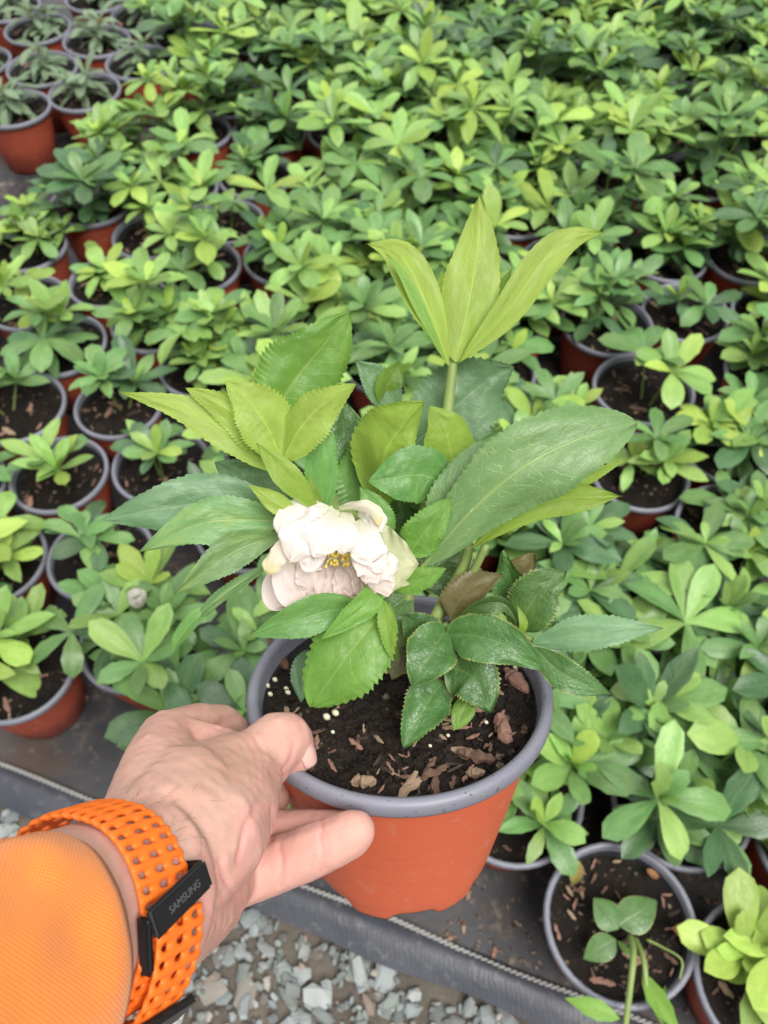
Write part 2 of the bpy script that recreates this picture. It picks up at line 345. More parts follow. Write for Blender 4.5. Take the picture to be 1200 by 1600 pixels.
# ------------------------------------------------------------------ leaf blades
def prof_obovate(u): return (math.sin(math.pi*min(1,u)**1.35)**.8)*(1-.05*u) if 0 < u < 1 else 0
def prof_lance(u): return math.sin(math.pi*u**.85)**1.05 if 0 < u < 1 else 0
def prof_ovate(u): return math.sin(math.pi*u**.72)**.85 if 0 < u < 1 else 0
def prof_broad(u): return math.sin(math.pi*u**1.1)**.62 if 0 < u < 1 else 0
def prof_spoon(u): return (.12+.88*math.sin(min(1,u/.66)*math.pi/2)**1.35)*(math.sqrt(max(0,1-((u-.66)/.34)**2)) if u > .66 else 1) if u < 1 else 0
def prof_petal(u): return min(1, (.35+.65*math.sin(min(u/.62,1)*math.pi/2)))*(1-max(0,(u-.62)/.38)**3)**.6 if 0 <= u < 1 else 0
PROF = {'obovate': prof_obovate, 'lance': prof_lance, 'ovate': prof_ovate, 'petal': prof_petal, 'broad': prof_broad}

def flat_leaf(L, wid, prof, arch, fold, nu, mat, curl=0.0, teeth=0.0):
    """leaf along +x, upper side +z, base at origin; few faces"""
    vs, uv, fs = [], [], []; vv = (-1,-.5,0,.5,1)
    for i in range(nu+1):
        u = i/nu; wd = wid/2*max(.03 if i else .06, prof(u)); ang = arch*u
        x = L*(math.sin(ang)/arch if abs(arch) > 1e-4 else u); z = L*((math.cos(ang)-1)/arch if abs(arch) > 1e-4 else 0)
        for v in vv:
            k = wd*(1 + (teeth*(1 if i%2 else -1) if abs(v) == 1 else 0))
            vs.append((x, k*v*math.cos(fold), z + k*abs(v)*math.sin(fold) - curl*wd*v*v*v*v)); uv.append((u, .5+v/2))
    n = len(vv)
    fs = [(i*n+j, (i+1)*n+j, (i+1)*n+j+1, i*n+j+1) for i in range(nu) for j in range(n-1)]
    return mk('leaf', vs, fs, mat, uvs=uv)
LEAVES = {}
rng = random.Random(11)
for key in ('bg_dark','bg_mid','bg_light','bg_lime','bg_grey'):
    LEAVES[key] = []
    for q in range(6):
        ar = rng.uniform(.15,1.0) if key != 'bg_grey' else rng.uniform(.5,1.4)
        wd = rng.uniform(.34,.48) if key != 'bg_grey' else rng.uniform(.2,.28)
        LEAVES[key].append(flat_leaf(1.0, wd, prof_spoon if q < 4 else prof_obovate, ar, rng.uniform(.15,.5), 8, LM[key], rng.uniform(.05,.35), .05 if q%2 else 0))
dead_mesh = flat_leaf(1.0, .5, prof_ovate, -1.2, .5, 6, DEAD); deady_mesh = flat_leaf(1.0, .4, prof_ovate, -.9, .3, 6, DEADY)
v, f = tube([Vector((0,0,z)) for z in (0,.33,.66,1.0)], [1.0,.9,.8,.72], 6); STEM_MESH = mk('stem', v, f, STEM)

def pot_meshes(Rr, h, base, soil_seed, terra, ns=40, soilmat=SOIL_BG, notch=True, soil_z=.018):
    lip = .0075
    prof = [(base*.55, .004), (base*.94, .002), (base, .004), (lerp(base,Rr,.5)-.001, h*.5), (Rr-.0048, h-lip)]
    wob = (lambda a, r, z: (.0035*max(0, math.cos(a*9))) if z < .0045 and r > base*.9 and notch else 0)
    v, f = lathe(prof, ns, wob)
    o = len(v); v += [Vector((0,0,.005))]; f += [(o, (k+1)%ns, k) for k in range(ns)]
    body = mk('pot_body', v, f, terra)
    rr = [(Rr-.0052, h-lip-.002), (Rr-.0008, h-lip-.0012), (Rr, h-lip+.0006), (Rr, h-.0026), (Rr-.0012, h-.0006), (Rr-.0032, h), (Rr-.0052, h-.0008), (Rr-.0062, h-.003), (Rr-.0072, h-.010), (Rr-.0135, h-.030)]
    v, f = lathe(rr, ns); rim = mk('rim', v, f, RIM); rim.materials.append(INSIDE)
    for i, p in enumerate(rim.polygons):
        if i >= ns*8: p.material_index = 1
    nr = 9; v, f = [Vector((0,0,h-soil_z))], []
    rs = Rr-.0075
    for i in range(1, nr+1):
        for k in range(ns):
            a = 2*math.pi*k/ns; r = rs*i/nr; p = Vector((r*math.cos(a), r*math.sin(a), 0))
            v.append(p + Vector((0,0,h-soil_z + .004*nz(p*45+Vector((soil_seed*9.1,0,0))) + .0022*nz(p*140+Vector((0,soil_seed,0))))))
    f += [(0, 1+k, 1+(k+1)%ns) for k in range(ns)]
    f += [(1+i*ns+k, 1+(i+1)*ns+k, 1+(i+1)*ns+(k+1)%ns, 1+i*ns+(k+1)%ns) for i in range(nr-1) for k in range(ns)]
    soil = mk('soil', v, f, soilmat)
    return body, rim, soil
def chip(rr, L):
    pts = [Vector((lerp(-.5,.5,i/6)*L, rr.uniform(-.05,.05)*L, rr.uniform(-.03,.04)*L)) for i in range(7)]
    v, f = tube(pts, [L*k*rr.uniform(.7,1.3) for k in (.08,.13,.16,.15,.16,.13,.07)], 7)
    return [Vector((p.x*rr.uniform(.93,1.07), p.y*rr.uniform(.8,1.2), p.z*rr.uniform(.35,.7))) for p in v], f
rng = random.Random(3)
CHIPS = []
for q in range(10):
    v, f = chip(rng, 1.0); CHIPS.append(mk('bark_chip', v, f, BARK[q%4], smooth=False))
v, f = rock(1.0, .9, rng); GRAN = mk('granule', v, f, PERL)

def dirz(az, el): return Vector((math.cos(az)*math.cos(el), math.sin(az)*math.cos(el), math.sin(el)))
def place_leaf(root, mesh, pos, az, el, L, roll, name='leaf'):
    o = bpy.data.objects.new(name, mesh); col.objects.link(o); o.parent = root
    o.matrix_local = Matrix.Translation(pos) @ Matrix.Rotation(az,4,'Z') @ Matrix.Rotation(-el,4,'Y') @ Matrix.Rotation(roll,4,'X') @ Matrix.Scale(L,4)
    return o
def place_stem(root, a, b, r):
    d = b-a; o = bpy.data.objects.new('stem', STEM_MESH); col.objects.link(o); o.parent = root
    o.matrix_local = Matrix.Translation(a) @ d.to_track_quat('Z','Y').to_matrix().to_4x4() @ Matrix.Diagonal((r, r, d.length, 1)); return o
POTS = {}
def get_pot(D):
    if D not in POTS:
        h = .12*D/.15
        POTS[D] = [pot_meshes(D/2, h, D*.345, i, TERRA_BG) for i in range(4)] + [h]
    return POTS[D]
def whorl(root, tip, az0, lean, n, L, el, keys, rr, fan=2*math.pi):
    for k in range(n):
        az = az0 + fan*(k/(n if fan > 6 else max(1,n-1))-.0 if fan > 6 else k/max(1,n-1)-.5) + rr.uniform(-.22,.22)
        e = el + rr.uniform(-.2,.2) + lean*math.cos(az-az0)*-.5
        place_leaf(root, rr.choice(LEAVES[rr.choice(keys)]), tip, az, e, L*rr.uniform(.78,1.15), rr.uniform(-.3,.3))
def potted(x, y, D, typ, seed, label, group, cat='potted plant', name='potted_hellebore', tint=None, tall=1.0):
    rr = random.Random(seed); pm = get_pot(D); h = pm[4]; body, rim, soil = pm[seed%4]
    root = empty(name, (x, y, 0)); root.rotation_euler = (rr.uniform(-.03,.03), rr.uniform(-.03,.03), rr.uniform(0,6.28))
    link('pot_body', body, root); link('rim', rim, root); so_ = link('soil', soil, root)
    zs = h-.017; s = D/.15
    for q in range(rr.randint(12,20)):
        r, a = rr.uniform(.2,.85)*D/2, rr.uniform(0,6.28); o = link('bark_chip', rr.choice(CHIPS), so_)
        o.location = (r*math.cos(a), r*math.sin(a), zs+.003); o.rotation_euler = (0,rr.uniform(-.2,.2),rr.uniform(0,6.28)); L = rr.uniform(.006,.014) if rr.random() < .8 else rr.uniform(.014,.026); o.scale = (L,L,L)
    if typ == 'bushy': nst, hs_, sp = rr.randint(5,7), (.045,.125), .064
    elif typ == 'dense': nst, hs_, sp = rr.randint(8,10), (.03,.10), .075
    elif typ == 'mid': nst, hs_, sp = rr.randint(3,5), (.045,.105), .042
    elif typ == 'sparse': nst, hs_, sp = rr.randint(2,3), (.03,.075), .026
    elif typ == 'low': nst, hs_, sp = rr.randint(4,6), (.02,.06), .05
    elif typ == 'grey': nst, hs_, sp = 2, (.04,.07), .018
    else: nst, hs_, sp = 0, (0,0), 0
    off = Vector((rr.uniform(-.012,.012), rr.uniform(-.012,.012), zs-.004))
    a0 = rr.uniform(0,6.28)
    for q in range(nst):
        az = a0 + q*2*math.pi/max(1,nst) + rr.uniform(-.4,.4); rad = (0 if q == 0 and nst > 2 else sp*rr.uniform(.6,1.15))*s
        hh = rr.uniform(*hs_)*s*tall*(1.15 if q == 0 else 1)
        b = off + Vector((math.cos(az)*.3*rad, math.sin(az)*.3*rad, 0)); t = off + Vector((math.cos(az)*rad, math.sin(az)*rad, hh))
        place_stem(root, b, t, .0019)
        if typ == 'grey':
            for lev in range(3):
                whorl(root, lerp(b,t,.35+.22*lev), rr.uniform(0,6), 0, 5, .062, .25+.22*lev, ['bg_grey'], rr)
            continue
        young = rr.random()
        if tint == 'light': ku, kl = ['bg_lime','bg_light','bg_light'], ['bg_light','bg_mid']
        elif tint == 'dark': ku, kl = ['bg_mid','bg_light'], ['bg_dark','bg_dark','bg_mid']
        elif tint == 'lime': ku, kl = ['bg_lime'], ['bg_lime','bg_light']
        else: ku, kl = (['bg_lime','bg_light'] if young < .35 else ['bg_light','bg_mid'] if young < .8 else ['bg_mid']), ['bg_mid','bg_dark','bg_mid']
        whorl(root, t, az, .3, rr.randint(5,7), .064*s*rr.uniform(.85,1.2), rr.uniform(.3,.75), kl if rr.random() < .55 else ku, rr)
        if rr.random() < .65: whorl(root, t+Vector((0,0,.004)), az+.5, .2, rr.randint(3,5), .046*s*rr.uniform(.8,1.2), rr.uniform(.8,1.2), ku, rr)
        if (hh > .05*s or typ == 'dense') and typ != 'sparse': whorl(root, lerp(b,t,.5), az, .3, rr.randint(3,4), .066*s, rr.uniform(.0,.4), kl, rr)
    tag(root, label, cat, group); return root

# ------------------------------------------------------------------ pots in the bed: those the photograph shows singly
seen = []; MOV = []      # (x, y, D); [pot, diameter, how freely it may shift]
def put(px, py, D, typ, label, group=None, name='potted_hellebore', free=.12, **kw):
    p = G(px, py, .12*D/.15); seen.append((p.x, p.y, D))
    o = potted(p.x, p.y, D, typ, int(px*7+py*13)+1000, label, group, name=name, **kw); MOV.append([o, D, free]); return o
GS, GB, GD = 'pots with open soil in the left bed', 'bushy green plants packed in the bed', 'dark leaved plants beside the held pot'
put(38, 1037, .143, 'mid', 'light green plant in wide pot at the cloth edge left of the hand', tint='light', tall=.6)
wb = put(205, 1000, .14, 'bushy', 'bushy plant with one white bud above the wrist', tall=.8)
put(-8, 872, .137, 'low', 'small plant in open pot behind the pot at the cloth edge', GS)
put(150, 872, .137, 'sparse', 'pot with small sprig wedged between bushy plant and open pots', GS)
put(95, 738, .137, 'sparse', 'pale green sprig growing alone in a grey rimmed pot', GS, tint='light', tall=1.5)
put(243, 725, .137, 'sparse', 'nearly bare pot of brown soil with leaf sprig at its side', GS)
put(-50, 735, .137, 'mid', 'small plant in open pot behind the pot at the cloth edge', GS)
put(22, 628, .15, 'sparse', 'pot of mossy wet soil with little growth', GS)
put(182, 632, .13, 'sparse', 'pot with reddish bark and small bright sprig', GS)
put(110, 545, .14, 'mid', 'rounded mid green plant in grey rimmed pot among open pots', GS)
put(228, 515, .135, 'mid', 'lime tipped plant in grey rimmed pot among open pots', GS, tint='light')
put(330, 560, .135, 'mid', 'lime tipped plant in grey rimmed pot among open pots', GS, tint='light')
put(50, 470, .135, 'sparse', 'upright lime sprig in pot among open pots', GS, tint='lime', tall=1.6)
put(170, 440, .135, 'sparse', 'pot with one broad pale leaf cluster', GS, tint='light')
put(232, 370, .135, 'sparse', 'pot with a tall pale sprig beside the bare black cloth', GS, tint='light', tall=1.4)
put(288, 292, .14, 'mid', 'light green plant in pot at the corner of the bare black cloth', GS, tint='light')
put(350, 345, .135, 'sparse', 'pot with low sprig in a gap between bushy plants', GS)
put(395, 275, .14, 'sparse', 'pot with low sprig in a gap between bushy plants', GS)
put(40, 385, .14, 'bushy', 'tall pale green plant standing at the edge of the bare cloth', tint='light', tall=.5)
put(205, 245, .135, 'bushy', 'lime topped plant standing behind the bare cloth next to red pots', tint='light', tall=.85)
GR = 'grey rimmed pots in the right bed'
put(1015, 606, .15, 'sparse', 'open grey rimmed pot with yellowing stalk and sprig', GR, tint='light', tall=1.3)
put(1132, 690, .15, 'low', 'dark soiled pot overhung by green leaves beside yellowing pot', GR)
put(985, 728, .14, 'sparse', 'shaded pot in front of the yellowing pot', GR)
put(1128, 842, .15, 'low', 'dark soiled pot with low leaves behind the leafy clump', GR)
put(1066, 488, .14, 'sparse', 'small dark pot with single pale sprig behind the yellowing pot', GR)
put(1188, 480, .14, 'mid', 'lime green leaved plant in pot with red side showing', GR, tint='lime', tall=.7)
put(1048, 395, .14, 'mid', 'broad leaved green plant half hiding its grey rim', GR)
put(850, 1262, .15, 'low', 'low bright green plant in pot tucked behind the held pot', GR, tint='light')
bare = put(966, 1432, .15, 'bare', 'nearly bare pot with cut stems and a few round dark leaves', free=.02)
put(1214, 1382, .15, 'low', 'pot with browning round leaves beside the cut stems pot', tint='dark', tall=.5)
put(1170, 1594, .15, 'sparse', 'pot with bright serrated sprig in front of the cut stems pot', tint='lime', tall=.6)
for px, py, lb in ((975,1120,'touching the rim of the held pot'),(1130,1200,'behind the pot of browning round leaves'),(1105,1010,'in front of the dark soiled pot'),(940,965,'under the long serrated leaf of the held plant'),(1260,1050,'at the side of the dark soiled pot'),(1030,1270,'leaning over the pot of cut stems'),(1270,1230,'beyond the pot of browning round leaves')):
    put(px, py, .15, 'dense', 'dense dark green clump of broad leaves '+lb, GD, tint='dark', tall=.8, free=1.0)
GO = 'small grey leaved plants in upright terracotta pots'
for px, py in ((213,85),(132,133),(20,168),(72,108),(147,62),(226,24),(62,40),(-40,95),(150,-6),(0,20),(-60,30)):
    lb = {20: 'grey leaved seedling in terracotta pot whose whole red side faces the bare cloth', 132: 'grey leaved seedling in terracotta pot standing second along the bare cloth', 213: 'grey leaved seedling in terracotta pot between the bare cloth and lime topped plants', 226: 'grey leaved seedling in terracotta pot beside the upturned pot'}.get(px, 'young narrow grey leaved seedling in terracotta pot in the rows beyond the bare cloth')
    put(px, py, .15, 'grey', lb, GO, name='potted_seedling')
# upturned empty pot
p = G(290, 5, .06); seen.append((p.x, p.y, .15))
r_ = empty('upturned_pot', (p.x, p.y, 0)); MOV.append([r_, .155, .35]); tag(r_, 'empty terracotta pot standing upside down beyond the seedlings', 'plant pot')
v, f = lathe([(.0,.12),(.05,.12),(.052,.117),(.066,.02),(.073,.018),(.075,.014),(.075,.001)], 40); link('pot_body', mk('pot_body', v, f, TERRA_BG), r_)
v, f = lathe([(.0755,.001),(.0775,.003),(.0775,.012),(.0755,.0145)], 40); link('rim', mk('rim', v, f, TERRA_BG), r_)

# the rest of the bed, packed pot to pot
def inside(poly, x, y):
    c = False
    for i in range(len(poly)):
        (x1,y1),(x2,y2) = poly[i], poly[i-1]
        if (y1 > y) != (y2 > y) and x < (x2-x1)*(y-y1)/(y2-y1)+x1: c = not c
    return c
gap = [(G(a,b).x, G(a,b).y) for a, b in ((-500,180),(-500,480),(60,470),(170,410),(300,340),(285,160),(300,60),(370,-10),(430,-200),(-500,-200))]
rng = random.Random(21); k = 0
styles = [('bushy', None, 'bushy mid green hellebore'), ('bushy', 'light', 'bushy hellebore with lime green new growth'), ('bushy', 'dark', 'bushy dark green hellebore'), ('mid', None, 'open growing mid green hellebore')]
def near(px, py, x, y, r): p = G(px, py, .12); return (p.x-x)**2+(p.y-y)**2 < r*r
def zone(x, y):
    if any(near(a, b, x, y, .24) for a, b in ((213,85),(132,133),(226,24))): return 'next to the grey leaved seedlings'
    if near(1015, 606, x, y, .26): return 'around the pot with the yellowing stalk'
    if near(966, 1432, x, y, .3): return 'behind the pot of cut stems'
    if any(near(a, b, x, y, .17) for a, b in ((95,738),(243,725),(182,632),(228,515),(330,560),(232,370),(288,292),(395,275))): return 'bordering the open soil pots'
    if y > 1.45: return 'towards the far end of the bed'
    if y > .95: return 'in the packed middle of the bed'
    return 'just behind the held flowering plant'
for j in range(-2, 26):
    for i in range(-14, 15):
        x = (i + .5*(j%2))*.148 + rng.uniform(-.01,.01); y = .12 + j*.129 + rng.uniform(-.01,.01)
        q = Vector((x,y,.12)) - CAM; d = q.dot(CF); px, py = 600+F_PX*q.dot(CX)/d, 800-F_PX*q.dot(CU)/d
        if px < -90 or px > 1290 or py < -130 or py > 1640: continue
        if (Vector((x,y,0))-EA).dot(EN) > -.085: continue
        if inside(gap, x, y): continue
        if any((x-a)**2+(y-b)**2 < ((D+.15)/2*.72)**2 for a, b, D in seen): continue
        st = styles[rng.choices(range(4), (4,3,2,2))[0]]; k += 1
        zn = zone(x, y); o = potted(x, y, .148, st[0], 5000+k*17, st[2]+' '+zn, 'plants '+zn, tint=st[1], tall=rng.uniform(.85,1.2)); MOV.append([o, .148, 1.0])

# pots stand side by side: push apart any that would overlap
pos = [[o.location.x, o.location.y] for o, D, k in MOV]
for it in range(60):
    for i in range(len(MOV)):
        for j in range(i):
            dx, dy = pos[i][0]-pos[j][0], pos[i][1]-pos[j][1]; need = (MOV[i][1]+MOV[j][1])/2*1.0; d2 = dx*dx+dy*dy
            if d2 < need*need:
                d = math.sqrt(d2)+1e-9; ov = (need-d)*.5/d; ki, kj = MOV[i][2], MOV[j][2]; s = ov*2/(ki+kj)
                pos[i][0] += dx*s*ki; pos[i][1] += dy*s*ki; pos[j][0] -= dx*s*kj; pos[j][1] -= dy*s*kj
    for q in pos:
        n = (Vector((q[0],q[1],0))-EA).dot(EN)
        if n > -.062: q[0] -= EN.x*(n+.062); q[1] -= EN.y*(n+.062)
for (o, D, k), q in zip(MOV, pos): o.location.x, o.location.y = q
# ---- details on single plants
def local(root, px, py, z): return root.matrix_world.inverted() @ G(px, py, z)
bpy.context.view_layer.update()
def gp_tube(name, root, pts, r0, r1, mat, n=14):
    q = catmull([local(root, *p) for p in pts], n); v, f = tube(q, [lerp(r0,r1,i/n) for i in range(n+1)], 8); o = link(name, mk(name, v, f, mat), root); return o
def gp_leaf(root, key, px, py, z, az, el, L, roll=0, mesh=None):
    return place_leaf(root, mesh or random.Random(px).choice(LEAVES[key]), local(root, px, py, z), az-root.rotation_euler.z, el, L, roll)
# one white bud over the wrist
pb = local(wb, 220, 945, .200); PETW = PM['white']
for k in range(5):
    m_ = flat_leaf(1.0, .8, prof_petal, -.5, .2, 6, PETW); place_leaf(wb, m_, pb, k*1.257, 1.05, .026, 0, 'petal')
place_stem(wb, Vector((0,0,.1)), pb, .0016)
# cut stems, fallen leaves and round dark leaves in the nearly bare pot
RND = [flat_leaf(1.0, w_, prof_ovate, .5, .12, 8, LM['dark'], .2) for w_ in (.75,.85,.7)]
gp_tube('stem', bare, [(985,1462,.125),(990,1490,.150),(985,1540,.150),(975,1620,.13)], .0032, .0028, STEM)
gp_tube('stem', bare, [(992,1465,.125),(1006,1500,.150),(1012,1550,.145),(1035,1600,.12)], .0028, .0022, STEM)
gp_tube('stem', bare, [(1010,1468,.12),(1035,1480,.125),(1065,1500,.135),(1062,1530,.13)], .0014, .001, STEM)
for px, py, az, el, L, k in ((968,1446,.5,.25,.046,0),(966,1452,2.2,.3,.034,1),(962,1468,3.6,.0,.036,2)): gp_leaf(bare, None, px, py, .132, az, el, L, 0, RND[k])
YNG = flat_leaf(1.0, .36, prof_lance, .6, .3, 8, LM['young'], .2, .06)
gp_leaf(bare, None, 1004, 1520, .15, -1.2, .1, .055, .6, YNG); gp_leaf(bare, None, 968, 1592, .14, 2.8, .2, .05, 0, YNG); gp_leaf(bare, None, 1040, 1540, .135, -1.9, -.2, .035, 1.0, YNG)
gp_leaf(bare, None, 965, 1470, .125, -.9, .4, .02, 0, YNG)
def litter(root, mesh, px, py, z, az, L, name='fallen_leaf'): return place_leaf(root, mesh, local(root, px, py, z), az, .1, L, .2, name)
rng = random.Random(77)
for q in range(46):
    r, g = .062*math.sqrt(rng.random()), rng.uniform(0,6.28); o = link('bark_chip', rng.choice(CHIPS), bare); L = rng.uniform(.004,.012) if rng.random() < .8 else rng.uniform(.012,.024)
    o.location = (r*math.cos(g), r*math.sin(g), .1055); o.rotation_euler = (0, rng.uniform(-.3,.3), rng.uniform(0,6.28)); o.scale = (L,L*.8,L)
litter(bare, deady_mesh, 905, 1345, .110, .3, .036); litter(bare, dead_mesh, 1050, 1450, .110, 2.0, .03); litter(bare, dead_mesh, 1030, 1370, .11, -1.0, .022); litter(bare, dead_mesh, 945, 1405, .11, 1.0, .024)

# bits of bark and dead leaf lying on the cloth
rng = random.Random(14); vs, fs = [], []
for q in range(900):
    s, n = rng.uniform(.0,1.05), -.008-rng.random()**1.6*.22; L = rng.uniform(.002,.007) if rng.random() < .85 else rng.uniform(.007,.016); v, f = chip(rng, L); g = rng.uniform(0,6.28); o = len(vs)
    if nz((s*9, n*9, 1)) < .0: continue
    base = E(s, n, .0035); vs += [base + Vector((p.x*math.cos(g)-p.y*math.sin(g), p.x*math.sin(g)+p.y*math.cos(g), p.z)) for p in v]; fs += [tuple(o+i for i in t) for t in f]
m = mk('litter', vs, fs, None, smooth=False)
for x in BARK: m.materials.append(x)
m.polygons.foreach_set('material_index', [(i//26)%4 for i in range(len(m.polygons))])
tag(link('litter', m), 'crumbs of bark and dead leaf scattered on the black cloth', 'litter', kind='stuff')
# ------------------------------------------------------------------ the held plant
PC = P(624, 1066, .41); rv = (PC-CAM).normalized()
TH = R(42)
uu = (CU - rv*rv.dot(CU)).normalized(); AX = (uu*math.cos(TH) - rv*math.sin(TH)).normalized()
PX = uu.cross(rv).normalized()*-1; PX = (CX - AX*CX.dot(AX)).normalized(); PY = AX.cross(PX)
PH, PR = .112, .075
POT = Matrix.Translation(PC - AX*PH) @ Matrix((PX, PY, AX)).transposed().to_4x4()
def L2W(x, y, z): return POT @ Vector((x, y, z))
plant = empty('potted_hellebore', POT @ Vector((0,0,0)))
tag(plant, 'flowering hellebore with one double white bloom in terracotta pot held by the hand', 'potted plant')
body, rim, soil = pot_meshes(PR, PH, .0505, 77, TERRA, 96, SOIL, True, .015)
# scalloped foot and finer soil
def wobf(a, r, z): return (-.0052*min(1,max(0,.5+1.6*math.cos(a*7+.6)))) if z < .006 and r > .044 else 0
v, f = lathe([(.030,.006),(.044,.003),(.0495,.001),(.0508,.004),(.0525,.012),(.0600,.050),(.0672,.090),(.0695,.1005),(.0702,.105)], 96, wobf)
body = mk('pot_body', v, f, TERRA)
NR, NSG = 46, 120; v, f = [Vector((0,0,PH-.014))], []
for i in range(1, NR+1):
    for k in range(NSG):
        a = 2*math.pi*k/NSG; r = .0676*i/NR; p = Vector((r*math.cos(a), r*math.sin(a), 0))
        z = PH-.0145 + .005*nz(p*38+Vector((3,0,0))) + .0030*nz(p*120) + .0024*nz(p*300) + .0012*nz(p*700)
        v.append(Vector((p.x, p.y, z)))
f += [(0, 1+k, 1+(k+1)%NSG) for k in range(NSG)]
f += [(1+i*NSG+k, 1+(i+1)*NSG+k, 1+(i+1)*NSG+(k+1)%NSG, 1+i*NSG+(k+1)%NSG) for i in range(NR-1) for k in range(NSG)]
soil = mk('soil', v, f, SOIL)
PM4 = Matrix.Translation(-Vector(plant.location)) @ POT
def pot_part(name, mesh, parent=plant):
    o = bpy.data.objects.new(name, mesh); col.objects.link(o); o.parent = parent
    if parent is plant: o.matrix_local = PM4
    return o
pot_o = pot_part('pot_body', body); rim_o = pot_part('rim', rim); soil_o = pot_part('soil', soil)
rng = random.Random(8)
def soil_z(x, y):
    p = Vector((x,y,0)); return PH-.0145 + .005*nz(p*38+Vector((3,0,0))) + .0030*nz(p*120)
for q in range(110):
    a = rng.uniform(-2.6,.9) if rng.random() < .8 else rng.uniform(0,6.28); r = .058*math.sqrt(rng.uniform(.12,1)); x, y = r*math.cos(a), r*math.sin(a)
    o = bpy.data.objects.new('bark_chip', rng.choice(CHIPS)); col.objects.link(o); o.parent = soil_o
    L = rng.uniform(.003,.009) if rng.random() < .88 else rng.uniform(.009,.018)
    o.location = (x, y, soil_z(x,y)+.0016); o.rotation_euler = (rng.uniform(-.3,.3), rng.uniform(-.3,.3), rng.uniform(0,6.28)); o.scale = (L, L*rng.uniform(.6,1), L)
def soil_hit(px, py):       # where a pixel's ray meets the soil plane
    n = AX; r = P(px,py,1.0)-CAM; o = L2W(0,0,PH-.0135); t = (o-CAM).dot(n)/r.dot(n); return POT.inverted() @ (CAM+r*t)
for px, py, s in ((510,1117,.0022),(524,1112,.0021),(418,1078,.0018),(430,1068,.0016),(447,1075,.0015),(520,1142,.0012),(700,1150,.0011),(672,1166,.001),(805,1045,.0014),(760,1125,.0012),(745,1210,.0012),(450,1085,.0017),(423,1092,.0015)):
    p = soil_hit(px, py); o = bpy.data.objects.new('fertiliser_granule', GRAN); col.objects.link(o); o.parent = soil_o; o.location = (p.x, p.y, soil_z(p.x,p.y)+s*1.1); o.scale = (s,s,s)
# named pieces of bark seen in the photograph
for px, py, px2, py2, w_, mi in ((790,1055,822,1090,.0042,0),(780,1120,792,1165,.004,0),(715,1178,772,1190,.0034,1),(550,1225,585,1228,.0036,2),(730,1210,755,1216,.0028,2),(420,1000,450,1050,.003,1)):
    A, B = soil_hit(px,py), soil_hit(px2,py2); A.z = soil_z(A.x,A.y)+.003; B.z = soil_z(B.x,B.y)+.003
    vv_, ff_ = tube([lerp(A,B,t/8)+Vector((rng.uniform(-1,1),rng.uniform(-1,1),rng.uniform(-1,1)))*.0005 for t in range(9)], [w_*k*rng.uniform(.75,1.15) for k in (.35,.7,.9,.8,1,.9,.8,.75,.3)], 10); vv_ = [p+Vector((nz(p*500),nz(p*500+Vector((9,0,0))),nz(p*500+Vector((0,9,0)))*.6))*.0009 for p in vv_]
    o = bpy.data.objects.new('bark_chip', mk('bark_chip', vv_, ff_, BARK[mi], smooth=False)); col.objects.link(o); o.parent = soil_o
vs, fs = [], []
for q in range(1500):
    r = .0665*math.sqrt(rng.random()); a = rng.uniform(0,6.28); x, y = r*math.cos(a), r*math.sin(a)
    s = rng.uniform(.0005,.0017); v, f = rock(s, .8, rng); o = len(vs); z = soil_z(x,y)+.0008
    vs += [p+Vector((x,y,z)) for p in v]; fs += [tuple(o+i for i in t) for t in f]
crumb = mk('soil_crumbs', vs, fs, SOIL, smooth=False); tag(pot_part('soil_crumbs', crumb), kind='stuff')

